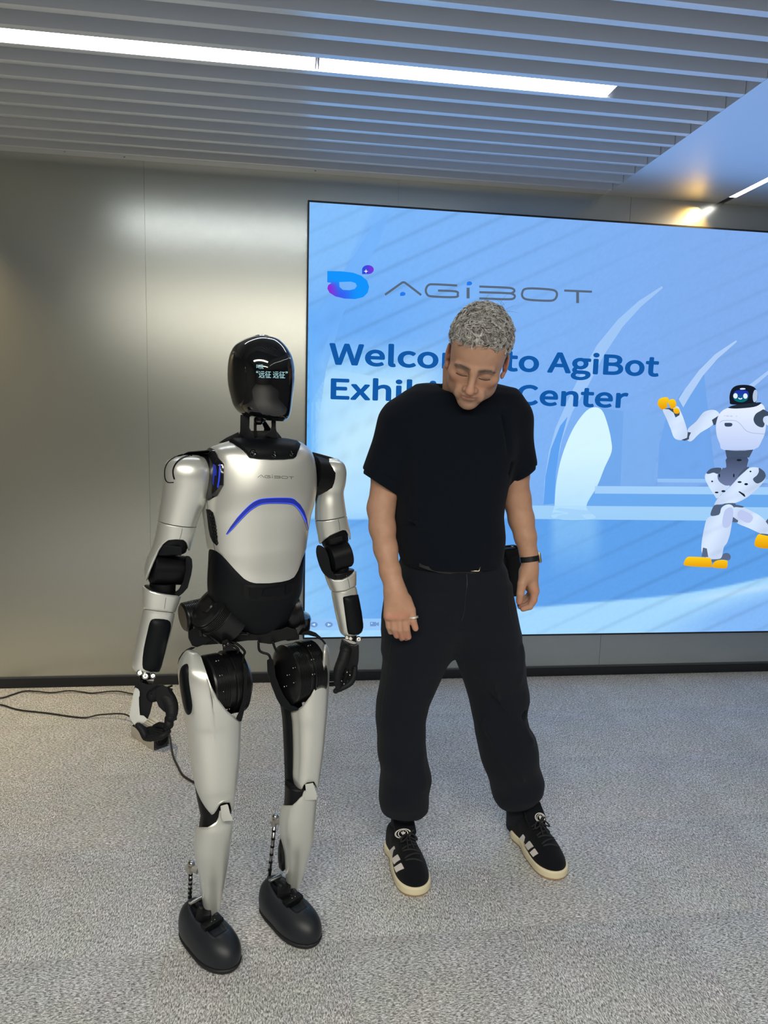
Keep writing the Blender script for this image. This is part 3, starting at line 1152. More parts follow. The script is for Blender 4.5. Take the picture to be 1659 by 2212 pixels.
mz([(1105, 1790), (1130, 1720), (1170, 1695), (1245, 1715), (1300, 1760), (1290, 1840), (1200, 1848), (1120, 1830)], yl(1690, 1850), 16, 'orange_shape')
mz([(1150, 1700), (1245, 1720), (1245, 1700), (1180, 1695)], DK, 17, sp=0)
mz([(1220, 1570), (1260, 1520), (1300, 1600), (1260, 1620)], DK, 14, sp=0)

# ================================================================== ROBOT
M_silver = mat('robot_silver', (0.745, 0.755, 0.72), rough=0.33, metal=0.62, spec=0.6, bump=(1400, 0.03))
M_silverd = mat('robot_silver_seam', (0.10, 0.10, 0.10), rough=0.6)
M_rblack = mat('robot_black', (0.004, 0.0045, 0.006), rough=0.42, spec=0.22)
M_rgrey = mat('robot_charcoal', (0.0045, 0.0055, 0.0075), rough=0.45, spec=0.16)
M_rgloss = mat('robot_gloss_black', (0.006, 0.0065, 0.008), rough=0.10, spec=0.6, coat=0.5)
M_visor = mat('visor_gloss', (0.003, 0.0035, 0.005), rough=0.035, spec=0.6, coat=1.0)
M_chrome = mat('chrome', (0.50, 0.49, 0.47), rough=0.22, metal=1.0)
M_fin = mat('motor_black_metal', (0.010, 0.0105, 0.012), rough=0.28, metal=0.25)
M_glove = mat('hand_rubber', (0.006, 0.007, 0.009), rough=0.6, spec=0.25)
M_blue = mat('blue_light', (0.01, 0.02, 0.2), rough=0.3, emit=(0.003, 0.009, 0.15), es=1.0, sample=False)
M_bluehot = mat('blue_light_edge', (0.01, 0.02, 0.2), rough=0.3, emit=(0.03, 0.09, 1.0), es=1.0, sample=False)
M_cyan = mat('visor_lettering', (0, 0, 0), emit=(0.45, 0.80, 0.86), es=0.9, sample=False)
M_shoe = mat('robot_shoe_rubber', (0.016, 0.019, 0.024), rough=0.42, spec=0.35, bump=(1500, 0.08))
M_shoesole = mat('robot_shoe_sole', (0.008, 0.009, 0.012), rough=0.6)

YT = 1.90
rob = empty('humanoid_robot', (-0.11, 1.88, 0), 'silver and black humanoid robot standing upright beside the man', 'robot')
PHI = 24


def zf(ox, oy, s):
    return lambda pts: [(ox + a / s, oy + b / s) for a, b in pts]


Z2 = zf(330, 920, 3.53)
Z3 = zf(260, 1080, 3.95)
ZH = zf(440, 700, 5.925)
ZP = zf(370, 1260, 4.484)
ZL = zf(370, 1560, 3.88)
ZA = zf(640, 1120, 5.53)
ZW = zf(260, 1440, 8.506)


def plate(name, poly, Y, thick, m, parent, bevel=0.002, sp=0, label=None):
    if sp: poly = crs(poly, sp, True)
    pts = [P(a, b, Y) for a, b in poly]
    d = nrm(np.mean(pts, 0) - np.array((0, 0, CAMH)))
    return MB().poly(pts, d * thick).done(name, m, parent, bevel=bevel, label=label)


def line_patch(name, bvh, pts, wpx, m, parent, off=0.0012, sp=4, step=0):
    p = crs(pts, sp) if sp else pts
    return patch(name, bvh, stroke(p, wpx), m, parent, off=off, thick=0.002, step=step, sharp=30)


# ---- torso
TR = [(512, 950, 636, 953), (487, 957, 652, 959), (456, 970, 670, 975), (449, 1000, 680, 1002), (444, 1050, 683, 1050), (440, 1090, 678, 1088), (443, 1120, 670, 1118),
      (449, 1166, 663, 1164), (452, 1190, 660, 1190), (449, 1254, 655, 1254), (453, 1285, 650, 1285), (468, 1315, 636, 1312), (500, 1342, 624, 1340), (534, 1364, 612, 1358)]
KK = [.5, .56, .62, .66, .70, .70, .70, .70, .70, .72, .72, .74, .76, .8]
torso = Loft([r + (YT, k, 2.5, PHI) for r, k in zip(TR, KK)], m=6, N=96)
core = torso.solid(0.01, 0.01, off=-0.007).done('torso_frame', M_rblack, rob, smooth=True)
wb = curve_fn([(430, 1184), (455, 1186), (466, 1189), (478, 1198), (488.6, 1209), (508, 1231), (528, 1251), (540, 1257), (551, 1260), (580, 1260), (607, 1257), (624, 1253), (636, 1246), (645, 1230), (653, 1206), (660, 1190), (700, 1184)])
chest = torso.shell(bot=wb, off=0.0025, thick=0.006, nt=70).done('chest_shell', M_silver, rob, smooth=True, sharp=50)
waist = torso.shell(top=lambda x: wb(x) + 1.5, off=0.0, thick=0.006, nt=50).done('waist_shell', M_rgrey, rob, smooth=True, sharp=50, label='charcoal waist shell')
bt = bvh_of(chest)
bw = bvh_of(waist)
collar = patch('collar', bt, Z2([(585, 125), (640, 155), (690, 190), (712, 215), (735, 243), (800, 253), (900, 258), (1000, 257), (1070, 250), (1085, 240), (1095, 210), (1112, 178), (1120, 150), (1095, 125), (1000, 108), (930, 100), (700, 95), (620, 100)]), M_rgrey, rob, off=0.006, thick=0.02, step=5, dome=0.010)
bc = bvh_of(collar)
for x, y, r in ((763, 208, 27), (922, 218, 21), (1054, 212, 19)):
    c = Z2([(x, y)])[0]
    p, n = cast(bc, *c)
    rr = r / 3.53 * YT / 1500
    MB().lathe(p - n * .003, n, [(rr, 0), (rr, .006), (rr * .8, .008), (rr * .75, .005), (rr * .45, .004), (rr * .3, .008), (rr * .1, .009)], 24).done('camera_eye', M_rgloss, collar, smooth=True, sharp=35)
arc_o = [(558, 826), (590, 772), (640, 705), (700, 640), (755, 590), (805, 563), (860, 553), (950, 549), (1045, 550), (1080, 560), (1125, 600), (1155, 650), (1175, 710), (1187, 790)]
arc_i = [(1183, 792), (1165, 730), (1140, 675), (1105, 625), (1065, 596), (1000, 588), (900, 587), (840, 593), (795, 608), (735, 648), (665, 718), (610, 780), (566, 826)]
patch('chest_light', bt, Z2(arc_o + arc_i), M_blue, rob, off=0.0008, thick=0.004, step=3, label='curved blue light across the chest')
for a, w in ((arc_i[1:], 1.5), (arc_o[2:10], 0.8)):
    line_patch('light_edge', bt, Z2(a), w, M_bluehot, rob, off=0.0016)
line_patch('panel_step', bt, Z2([(566, 830), (612, 786), (668, 724), (738, 654), (798, 613), (842, 598), (900, 593), (1000, 594), (1062, 602), (1100, 630), (1134, 680), (1158, 735), (1178, 800)]), 1.0, M_silverd, rob, off=0.0006)
lg = lambda p: Z2([(800 + p[0] * 275 / 1240, 373 + p[1] * 0.245 - (8 if False else 0))])[0]
for s in logo_shapes():
    patch('lettering', bt, [lg(p) for p in s], M_silverd, chest, off=0.0008, thick=0.0015, step=0, sharp=30)
for h_ in ring_halves(LOc, 13):
    patch('lettering', bt, [lg(p) for p in h_], M_silverd, chest, off=0.0008, thick=0.0015, step=0, sharp=30)
for q in ((108, 77), (498, 10)):
    patch('lettering', bt, [lg((q[0] + 12 * math.cos(t), q[1] + 10 * math.sin(t))) for t in np.linspace(0, 2 * math.pi, 10, endpoint=False)], M_silverd, chest, off=0.0008, thick=0.0015, step=0)
# side vent
vent = patch('side_vent', bt, Z2([(410, 634), (436, 638), (460, 660), (472, 700), (482, 760), (498, 900), (490, 912), (458, 882), (440, 840), (428, 780)]), M_rblack, rob, off=0.0015, step=5, dome=.003)
bv = bvh_of(vent)
for i in range(9):
    for j in range(3):
        x, y = 424 + i * 6 + j * 15 - i * .2, 668 + i * 26 + j * 6
        if j == 0 and i > 6: continue
        patch('vent_slot', bv, Z2([(x, y), (x + 9, y + 2), (x + 10, y + 16), (x + 1, y + 14)]), M_fin, vent, off=0.002, thick=.003, step=0)
line_patch('panel_seam', bt, Z2([(410, 565), (418, 600), (420, 634)]), 0.8, M_silverd, rob, off=.0006)
line_patch('panel_seam', bt, Z2([(462, 885), (470, 920), (474, 955)]), 0.8, M_silverd, rob, off=.0006)
# belt recess on the waist
rec = patch('waist_recess', bw, Z2([(690, 1225), (705, 1212), (800, 1218), (960, 1210), (1060, 1185), (1090, 1178), (1085, 1215), (1065, 1280), (1045, 1305), (960, 1325), (860, 1338), (760, 1335), (715, 1318), (695, 1290)]), M_rblack, rob, off=0.001, step=4, dome=0.001)
br = bvh_of(rec)
for q in ([(735, 1235), (795, 1238), (798, 1318), (765, 1318), (738, 1300)], [(848, 1240), (975, 1225), (978, 1280), (970, 1290), (835, 1300), (832, 1285)], [(1012, 1212), (1060, 1200), (1052, 1255), (1025, 1285), (1008, 1285)]):
    patch('recess_panel', br, Z2(q), M_rgrey, rec, off=0.0025, thick=.004, step=0)
line_patch('panel_seam', bw, Z2([(475, 948), (440, 1010), (425, 1100), (422, 1200), (432, 1290)]), 0.8, M_rblack, rob, off=.0008)

# ---- neck and head
nb = MB()
nb.lathe(P(584, 966, YT), (0, 0, 1), [(.070, -.012), (.070, .002), (.058, .008), (.050, .016), (.046, .024)], 40)
nb.done('neck_ring', M_rgrey, rob, smooth=True, sharp=35)
for poly, Y, th in (([(470, 1160), (590, 1165), (585, 1330), (610, 1370), (640, 1400), (660, 1480), (520, 1460), (465, 1400)], 1.86, .018),
                    ([(865, 1235), (925, 1240), (925, 1330), (950, 1455), (930, 1470), (780, 1430), (790, 1405), (850, 1360), (868, 1310)], 1.85, .02),
                    ([(735, 1240), (790, 1235), (865, 1350), (830, 1380), (765, 1385), (775, 1340)], 1.93, .015),
                    ([(640, 1200), (678, 1215), (680, 1440), (640, 1450)], 1.88, .012),
                    ([(470, 1365), (930, 1365), (990, 1440), (1020, 1500), (930, 1490), (480, 1480), (440, 1430)], 1.885, .05)):
    plate('neck_strut', ZH(poly), Y, th, M_rgrey, rob)
MB().ball(P(559, 908, 1.87), .013).ball(P(571, 909, 1.86), .004).done('neck_sensor', M_rgloss, rob, smooth=True)

HR = [(548, 726, 582, 727), (530, 731, 600, 733), (511, 741, 613, 744), (500, 754, 623, 757), (493, 773, 632, 775), (490, 800, 636.5, 802), (491, 828, 635.5, 830), (497, 856, 632.5, 856), (504, 877, 630, 878), (517, 892, 627.5, 893), (536, 900, 623, 903), (560, 905, 615, 909)]
HK = [1.3, 1.25, 1.22, 1.2, 1.2, 1.2, 1.2, 1.2, 1.2, 1.2, 1.2, 1.2]
head_l = Loft([r + (1.86, k, 2.5, 28) for r, k in zip(HR, HK)], m=6, N=96)
head = head_l.solid(.004, .006).done('head', M_rgloss, rob, smooth=True, label='glossy black helmet head')
bh = bvh_of(head)
visor = patch('visor', bh, crs([(540, 772), (552, 759), (582, 751), (608, 757), (624, 774), (630, 800), (629, 830), (626, 866), (621.5, 896), (600, 901.5), (572, 897), (557, 882), (547, 855), (541, 815)], 4, True), M_visor, rob, off=0.0012, thick=.003, step=6, sharp=25)
patch('ear_panel', bh, crs([(497, 768), (512, 762), (525, 775), (531, 805), (531, 850), (520, 880), (508, 872), (498, 845), (494, 800)], 3, True), M_rgloss, rob, off=0.0008, thick=.002, step=5, dome=.002)
bvi = bvh_of(visor)


def text_on(s, x0, x1, ytop, ybot, bvh, m, parent, off, slope=0.0):
    me = text_curve(s, 0.0)
    co = np.array([v.co[:] for v in me.vertices])
    lo, hi = co.min(0), co.max(0)
    out = []
    for c in co:
        u = (c[0] - lo[0]) / (hi[0] - lo[0])
        v = (c[1] - lo[1]) / (hi[1] - lo[1])
        p, n = cast(bvh, x0 + u * (x1 - x0), ybot + v * (ytop - ybot) + slope * u)
        out.append(p + n * off if p is not None else P(x0 + u * (x1 - x0), ybot, 1.8))
    me.vertices.foreach_set('co', np.array(out, np.float32).ravel())
    me.materials.clear()
    return link('visor_lettering', me, m, parent, smooth=False)


text_on('\u53eb\u6211', 554, 569, 787, 796.5, bvi, M_cyan, visor, .0010, .5)
text_on('\u201c\u8fdc\u5f81 \u8fdc\u5f81\u201d', 553.5, 621, 801, 816, bvi, M_cyan, visor, .0010, 1.5)

# ---- shoulder joints
joint = patch('shoulder_joint', bt, Z2([(415, 190), (440, 172), (478, 188), (492, 215), (505, 245), (546, 290), (542, 450), (498, 530), (430, 568), (412, 552), (410, 400)]), M_rgloss, rob, off=0.004, thick=.02, step=5, dome=.008)
bj = bvh_of(joint)
patch('blue_strip', bj, Z2([(508, 290), (518, 294), (514, 400), (502, 472), (490, 468), (500, 400)]), M_blue, joint, off=.0012, thick=.002, step=0)
patch('blue_strip', bj, Z2([(462, 290), (480, 300), (488, 350), (486, 378), (472, 380), (466, 455), (458, 440)]), M_bluehot if False else M_blue, joint, off=.0012, thick=.002, step=0)
line_patch('blue_strip', bj, Z2([(513, 292), (508, 400), (497, 470)]), .7, M_bluehot, joint, off=.002)
MB().tube([P(462, 1022, 1.87), P(430, 1024, 1.84)], .052, 24).done('shoulder_motor', M_rblack, rob, smooth=True, sharp=40)
MB().tube([P(670, 1025, 1.96), P(700, 1030, 1.985)], .055, 24).done('shoulder_motor', M_rblack, rob, smooth=True, sharp=40)
plate('shoulder_bracket', Z2([(390, 186), (430, 182), (442, 195), (425, 215), (330, 212), (215, 230), (150, 250), (95, 300), (84, 400), (96, 440), (110, 300), (180, 240), (270, 196)]), 1.815, .05, M_rgrey, rob)
plate('shoulder_bracket', Z2([(500, 130), (560, 90), (655, 45), (665, 110), (600, 128)]), 1.93, .03, M_rgrey, rob)
plate('shoulder_bracket', Z2([(1215, 198), (1280, 215), (1370, 240), (1390, 250), (1320, 260), (1270, 290), (1248, 340), (1236, 300)]), 1.975, .04, M_rgrey, rob)
plate('shoulder_bracket', Z2([(1246, 430), (1285, 440), (1290, 530), (1262, 560), (1240, 600), (1240, 520)]), 1.97, .03, M_rgrey, rob)

# ---- arm on the left of the photo
YA = 1.83
A1 = [(390, 984, 432, 985), (371, 989, 446, 991), (358, 999, 456, 1005), (352.5, 1018, 461, 1024), (352.5, 1040, 458, 1047), (349, 1075, 445, 1083), (345, 1100, 434, 1110), (341.5, 1122, 424, 1137)]
ua = Loft([r + (YA, .95, 2.2, PHI) for r in A1], m=6)
up = ua.solid(.004, 0).done('upper_arm', M_silver, rob, smooth=True, sharp=50)
bu = bvh_of(up)
line_patch('shoulder_slot', bu, Z2([(166, 408), (157, 375), (156, 335), (174, 292), (208, 257), (252, 234), (300, 224)]), 3.0, M_rblack, up, off=.0008)
line_patch('shoulder_slot', bu, Z2([(160, 431), (118, 431), (98, 410), (92, 370), (96, 320), (122, 272), (170, 238), (230, 218)]), 1.8, M_rblack, up, off=.0008)
A2 = [(341, 1124, 423.5, 1139), (338, 1145, 420, 1155), (332, 1170, 414, 1178), (325, 1190, 409, 1194), (318.5, 1202, 402, 1204), (312.5, 1228, 396, 1228), (314, 1254, 396, 1254)]
ea = Loft([r + (YA, .9, 2.4, PHI) for r in A2], m=5)
Loft([r + (YA, .9, 2.4, PHI) for r in A2[:4]], m=5).solid(0, .01, off=-.008).done('elbow_core', M_rblack, rob, smooth=True)
ebot = curve_fn([(300, 1250), (314, 1254), (319, 1240), (326, 1222), (336, 1197), (341, 1189), (351, 1176), (363, 1167.5), (380, 1166), (397, 1167), (405, 1174), (409, 1184), (412, 1196)])
es = ea.shell(bot=ebot, thick=.005, nt=40).done('elbow_shell', M_silver, rob, smooth=True, sharp=50)
be = bvh_of(es)
line_patch('panel_seam', be, Z3([(532, 212), (520, 290), (505, 335)]), .8, M_silverd, es, off=.0006)
line_patch('panel_seam', be, Z3([(322, 170), (480, 198), (648, 232)]), .9, M_silverd, es, off=.0006)
c1, c2 = P(328, 1229, 1.815), P(398, 1232, 1.855)
MB().lathe(c1, c2 - c1, [(.012, -.001), (.036, 0), (.039, .003), (.039, .082), (.036, .086)], 40).done('elbow_motor', M_rblack, rob, smooth=True, sharp=35)
plate('elbow_cover', Z3([(360, 395), (375, 385), (520, 400), (522, 468), (515, 475), (352, 452)]), 1.79, .05, M_rgrey, rob)
plate('elbow_link', Z3([(556, 474), (590, 478), (612, 505), (616, 570), (605, 640), (575, 750), (535, 795), (500, 822), (455, 800), (500, 760), (535, 690), (556, 600)]), 1.80, .06, M_rgrey, rob, bevel=.004)
MB().tube([P(352, 1258, 1.83), P(350, 1290, 1.83)], .033, 24).done('forearm_pivot', M_rblack, rob, smooth=True, sharp=40)
A3 = [(307, 1264, 392, 1286), (308, 1285, 387, 1301), (308.5, 1315, 378.5, 1324), (304, 1340, 374, 1343), (298, 1366, 369, 1368), (291, 1401, 359, 1403), (286, 1434, 350, 1438), (292, 1447, 346, 1448)]
fa = Loft([r + (1.82, .85, 2.4, PHI) for r in A3], m=6)
fa.solid(0, .004, off=-.006).done('forearm_core', M_rblack, rob, smooth=True)
ftop = curve_fn([(300, 1265), (312, 1266), (320, 1273), (327, 1279), (343, 1282.5), (381, 1285), (392, 1288)])
seam = curve_fn([(300, 1315), (308, 1316), (340, 1321), (378, 1324.5)])
fc = fa.shell(top=ftop, bot=lambda x: seam(x) - .7, thick=.006, nt=24).done('forearm_cuff', M_silver, rob, smooth=True, sharp=50)
fs = fa.shell(top=lambda x: seam(x) + .7, thick=.005, nt=40).done('forearm', M_silver, rob, smooth=True, sharp=50)
bf = bvh_of(fs)
pad = patch('forearm_pad', bf, crs(Z3([(250, 1050), (272, 1018), (330, 1014), (405, 1024), (428, 1055), (425, 1110), (395, 1230), (345, 1430), (312, 1468), (212, 1452), (188, 1405), (200, 1270), (235, 1110)]), 2, True), M_rgrey, rob, off=.001, thick=.006, step=6, dome=.012)
line_patch('panel_seam', bvh_of(fc), Z3([(392, 806), (376, 930)]), .8, M_silverd, fc, off=.0006)
# wrist
yb = 1.80
MB().tube([P(310, 1444, 1.82), P(316, 1478, 1.81)], .014, 16).done('wrist', M_rblack, rob, smooth=True)
for (x, y, r) in ((165, 1475, .0075), (213, 1502, .009), (278, 1500, .007)):
    c = P(*Z3([(x, y)])[0], 1.785)
    n = nrm(np.array((0, 0, CAMH)) - c + np.array((0, 0, .3)))
    MB().lathe(c, n, [(r, -.006), (r, .002), (r * .72, .004), (r * .62, .001), (r * .3, .001), (r * .28, .005), (.001, .006)], 20).done('wrist_joint', M_chrome, rob, smooth=True, sharp=35)
plate('wrist_plate', ZW([(350, 255), (620, 232), (600, 300), (600, 325), (460, 318)]), 1.80, .012, M_chrome, rob, bevel=.001)

# hand on the left
hand = plate('hand', ZW([(275, 262), (300, 248), (470, 318), (600, 335), (640, 300), (655, 370), (640, 480), (600, 640), (575, 740), (545, 860), (500, 965), (380, 940), (330, 860), (262, 560), (258, 400)]), 1.785, .034, M_glove, rob, bevel=.008)
plate('hand_cover', ZW([(272, 382), (330, 410), (356, 460), (356, 540), (342, 560), (345, 700), (360, 890), (430, 900), (500, 968), (430, 1040), (300, 1062), (270, 1075), (245, 1055), (205, 1000), (168, 925), (175, 840), (215, 620), (240, 470)]), 1.776, .030, M_silver, hand, bevel=.006)


def finger(pts, rs, parent, Ys, m=M_glove, name='finger', n=14):
    mb = MB()
    q = [P(x, y, Y) for (x, y), Y in zip(pts, Ys)]
    mb.tube(crs(q, 4), list(np.interp(np.linspace(0, len(q) - 1, len(crs(q, 4))), range(len(q)), rs)), n)
    for p, r in zip(q, rs):
        mb.ball(p, r * 1.03, 12)
    return mb.done(name, m, parent, smooth=True)


px1 = 1.79 / 1500 / 8.506
finger(ZW([(610, 520), (720, 470), (850, 560), (930, 700), (945, 850), (930, 930)]), [.018, .020, .020, .018, .0155, .013], hand, [1.79, 1.79, 1.785, 1.775, 1.765, 1.76], name='thumb')
plate('thumb_cover', ZW([(660, 400), (760, 350), (860, 365), (900, 470), (965, 545), (1005, 680), (1035, 800), (1040, 990), (990, 985), (930, 905), (790, 820), (700, 730), (650, 600)]), 1.768, .03, M_glove, hand, bevel=.006)
finger(ZW([(890, 960), (890, 1060), (850, 1150)]), [.011, .0125, .008], hand, [1.765, 1.76, 1.755], name='thumb')
finger(ZW([(330, 1085), (400, 1160), (470, 1290), (560, 1320)]), [.0085, .0095, .010, .008], hand, [1.775, 1.77, 1.76, 1.75])
finger(ZW([(500, 1300), (640, 1310), (780, 1270), (880, 1190)]), [.008, .0085, .0085, .007], hand, [1.755, 1.745, 1.74, 1.75])
for k, yy in enumerate((1160, 1205, 1250)):
    finger(ZW([(470, yy), (560, yy - 25), (680, yy - 5), (770, yy + 10)]), [.0055, .0058, .0058, .005], hand, [1.78 + .012 * (2 - k), 1.775 + .012 * (2 - k), 1.765 + .012 * (2 - k), 1.76 + .01 * (2 - k)])
finger(ZW([(630, 1110), (720, 1080), (830, 1110)]), [.007, .009, .009], hand, [1.80, 1.79, 1.78])
MB().tube(crs([P(*q, 1.80) for q in ZW([(780, 410), (840, 400), (900, 370), (955, 348)])], 4), .0028, 8).tube(crs([P(*q, 1.80) for q in ZW([(820, 440), (890, 410), (960, 425)])], 4), .0028, 8).tube(crs([P(*q, 1.80) for q in ZW([(860, 440), (910, 455), (950, 448)])], 4), .0025, 8).done('hand_wire', M_rblack, hand, smooth=True)

# ---- arm on the right of the photo
YB2 = 1.98
B1 = [(708, 991, 733, 994), (696, 996, 742, 1000), (689, 1007, 747, 1011), (686, 1020, 748.5, 1024), (686, 1045, 746.5, 1045), (685, 1065, 742.5, 1064), (681, 1090, 745, 1088), (680, 1122, 748.5, 1112)]
ub = Loft([r + (YB2, .95, 2.2, PHI) for r in B1], m=6)
upb = ub.solid(.004, 0).done('upper_arm', M_silver, rob, smooth=True, sharp=50)
B2 = [(680.5, 1124, 749, 1113), (683, 1140, 752, 1130), (686.5, 1158, 756.5, 1148), (689.5, 1176, 758.5, 1166)]
eb = Loft([r + (YB2, .9, 2.3, PHI) for r in B2], m=6)
eb.solid(0, .02, off=-.008).done('elbow_core', M_rblack, rob, smooth=True)
ebb = curve_fn([(680, 1176), (690, 1175), (700, 1166), (712, 1158), (734, 1148), (742, 1145), (750, 1146), (756, 1156), (759, 1167)])
esb = eb.shell(bot=ebb, thick=.005, nt=30).done('elbow_shell', M_silver, rob, smooth=True, sharp=50)
beb = bvh_of(esb)
line_patch('panel_seam', beb, ZA([(228, 30), (350, 28), (480, 8), (600, -18)]), .9, M_silverd, esb, off=.0006)
line_patch('panel_seam', beb, ZA([(500, 10), (515, 80), (520, 140)]), .8, M_silverd, esb, off=.0006)
c1, c2 = P(712, 1206, 1.955), P(757, 1192, 1.975)
MB().lathe(c1, c2 - c1, [(.03, -.006), (.041, 0), (.041, .055), (.038, .059), (.01, .060)], 40).done('elbow_motor', M_rblack, rob, smooth=True, sharp=35)
plate('elbow_link', ZA([(245, 330), (275, 318), (330, 345), (375, 420), (400, 520), (420, 620), (475, 700), (445, 725), (360, 690), (300, 620), (255, 500), (235, 400)]), 1.925, .035, M_rgrey, rob, bevel=.004, sp=2)
plate('elbow_cover', ZA([(400, 250), (545, 208), (555, 265), (410, 310)]), 1.925, .03, M_rgrey, rob)
MB().tube([P(737, 1222, 1.97), P(738, 1246, 1.97)], .022, 24).done('forearm_pivot', M_rblack, rob, smooth=True, sharp=40)
B3 = [(699.5, 1238, 769.5, 1230), (706, 1258, 770, 1248), (714.5, 1278, 770, 1267), (719, 1300, 775, 1295), (724, 1325, 779.5, 1322), (730, 1350, 783, 1346), (735, 1366, 783, 1362), (744, 1374, 774, 1371)]
fb = Loft([r + (1.965, .85, 2.4, PHI) for r in B3], m=6)
fb.solid(0, .004, off=-.006).done('forearm_core', M_rblack, rob, smooth=True)
fbt = curve_fn([(695, 1236), (700, 1238), (708, 1248), (722, 1254), (740, 1253), (756, 1246), (766, 1238), (770, 1232)])
sb = curve_fn([(712, 1277), (725, 1280), (745, 1277.5), (770, 1266.5)])
fcb = fb.shell(top=fbt, bot=lambda x: sb(x) - .6, thick=.006, nt=24).done('forearm_cuff', M_silver, rob, smooth=True, sharp=50)
fsb = fb.shell(top=lambda x: sb(x) + .6, thick=.005, nt=40).done('forearm', M_silver, rob, smooth=True, sharp=50)
line_patch('panel_seam', bvh_of(fcb), ZA([(600, 680), (625, 760), (640, 850)]), .8, M_silverd, fcb, off=.0006)
patch('forearm_pad', bvh_of(fsb), crs(ZA([(558, 950), (590, 930), (720, 908), (742, 935), (770, 1080), (796, 1260), (788, 1330), (742, 1380), (640, 1385), (612, 1350), (590, 1200), (570, 1050)]), 2, True), M_rgrey, rob, off=.001, thick=.006, step=5, dome=.010)
MB().tube([P(762, 1370, 1.965), P(760, 1392, 1.96)], .012, 16).done('wrist', M_rblack, rob, smooth=True)
for (x, y, r) in ((605, 1425, .006), (745, 1442, .009), (650, 1435, .006)):
    c = P(*ZA([(x, y)])[0], 1.935)
    n = nrm(np.array((0.2, 0, CAMH)) - c)
    MB().lathe(c, n, [(r, -.006), (r, .002), (r * .72, .004), (r * .62, .001), (r * .3, .001), (r * .28, .005), (.001, .006)], 20).done('wrist_joint', M_chrome, rob, smooth=True, sharp=35)
plate('wrist_plate', ZA([(560, 1438), (610, 1440), (700, 1470), (735, 1500), (690, 1522), (620, 1495), (575, 1465)]), 1.94, .012, M_chrome, rob, bevel=.001)
handb = plate('hand', ZA([(545, 1432), (575, 1470), (640, 1510), (700, 1525), (748, 1500), (750, 1600), (745, 1700), (728, 1785), (650, 1832), (600, 1805), (560, 1760), (515, 1680), (520, 1540)]), 1.93, .034, M_glove, rob, bevel=.008)
finger(ZA([(590, 1580), (560, 1690), (510, 1800), (490, 1900), (500, 1970)]), [.017, .0175, .015, .0125, .010], handb, [1.925, 1.915, 1.905, 1.90, 1.90], name='thumb')
finger(ZA([(500, 1960), (500, 2010)]), [.009, .0085], handb, [1.90, 1.90], name='thumb')
finger(ZA([(700, 1790), (690, 1880), (650, 1960), (580, 2010), (470, 2060)]), [.008, .0095, .009, .008, .0075], handb, [1.93, 1.925, 1.92, 1.915, 1.91])
finger(ZA([(600, 1810), (590, 1900), (560, 1990), (530, 2040)]), [.008, .008, .0075, .007], handb, [1.94, 1.94, 1.94, 1.94])
for yy in (1860, 1915, 1975):
    finger(ZA([(560, yy - 30), (470, yy), (380, yy + 8)]), [.0065, .0065, .006], handb, [1.945, 1.95, 1.955])
plate('hand_cover', ZA([(655, 1838), (725, 1795), (730, 1860), (700, 1875)]), 1.945, .015, M_silver, handb, bevel=.002)
for x, y in ((605, 1835), (640, 1870), (540, 1940), (570, 1975)):
    MB().ball(P(*ZA([(x, y)])[0], 1.905), .0028, 10).done('knuckle_pin', M_chrome, handb, smooth=True)

# ---- pelvis and hip motors
LAT = np.array((math.cos(math.radians(28)), math.sin(math.radians(28)), 0.0))
FWD = np.array((math.sin(math.radians(28)), -math.cos(math.radians(28)), 0.0))


def fins(r, a, b, step=.0045, d=.0025):
    out = []
    h = a
    while h < b:
        out += [(r, h), (r, h + step * .55), (r - d, h + step * .6), (r - d, h + step * .95)]
        h += step
    return out


plate('pelvis', ZP([(560, 420), (700, 470), (760, 490), (1060, 445), (1120, 420), (1220, 450), (1210, 530), (1060, 560), (960, 590), (850, 575), (840, 552), (740, 555), (560, 580), (300, 600), (330, 470)]), 1.86, .07, M_rblack, rob, bevel=.004)
plate('pelvis', ZP([(380, 120), (620, 350), (740, 480), (600, 500), (360, 480), (200, 360), (250, 230)]), 1.93, .05, M_rblack, rob, bevel=.004)
plate('pelvis', ZP([(1230, 200), (1300, 330), (1250, 400), (1180, 430), (1090, 470), (960, 480), (1080, 380)]), 1.94, .05, M_rblack, rob, bevel=.004)
c = P(*ZP([(470, 300)])[0], 1.86)
ax = nrm(np.array((-.55, -.35, .52)))
MB().lathe(c - ax * .05, ax, [(.060, 0), (.066, .004), (.066, .060)] + fins(.063, .062, .085) + [(.060, .088), (.060, .094), (.045, .098), (.044, .094), (.02, .094), (.018, .098)], 44).done('hip_motor', M_fin, rob, smooth=True, sharp=30)
c = P(*ZP([(205, 320)])[0], 1.91)
MB().lathe(c - LAT * .028, nrm(LAT + (0, 0, .1)), [(.035, 0), (.040, .004)] + fins(.041, .006, .05) + [(.041, .055), (.030, .06)], 36).done('hip_motor', M_fin, rob, smooth=True, sharp=30)
MB().lathe(P(*ZP([(420, 330)])[0], 1.90), nrm((-.2, -.1, 1)), [(.060, -.03), (.066, -.026), (.066, .0), (.060, .012), (.05, .02)], 44).done('hip_motor', M_rgloss, rob, smooth=True, sharp=30)
plate('hip_clamp', ZP([(162, 470), (200, 440), (270, 425), (300, 470), (400, 520), (400, 560), (250, 620), (200, 605), (165, 530)]), 1.85, .06, M_rgrey, rob, bevel=.004)
c = P(*ZP([(1215, 240)])[0], 1.97)
MB().lathe(c - LAT * .02, nrm(LAT + (0, -.2, .25)), [(.052, -.03), (.058, -.026), (.058, .0)] + fins(.056, .004, .02) + [(.05, .024), (.03, .026)], 40).done('hip_motor', M_fin, rob, smooth=True, sharp=30)
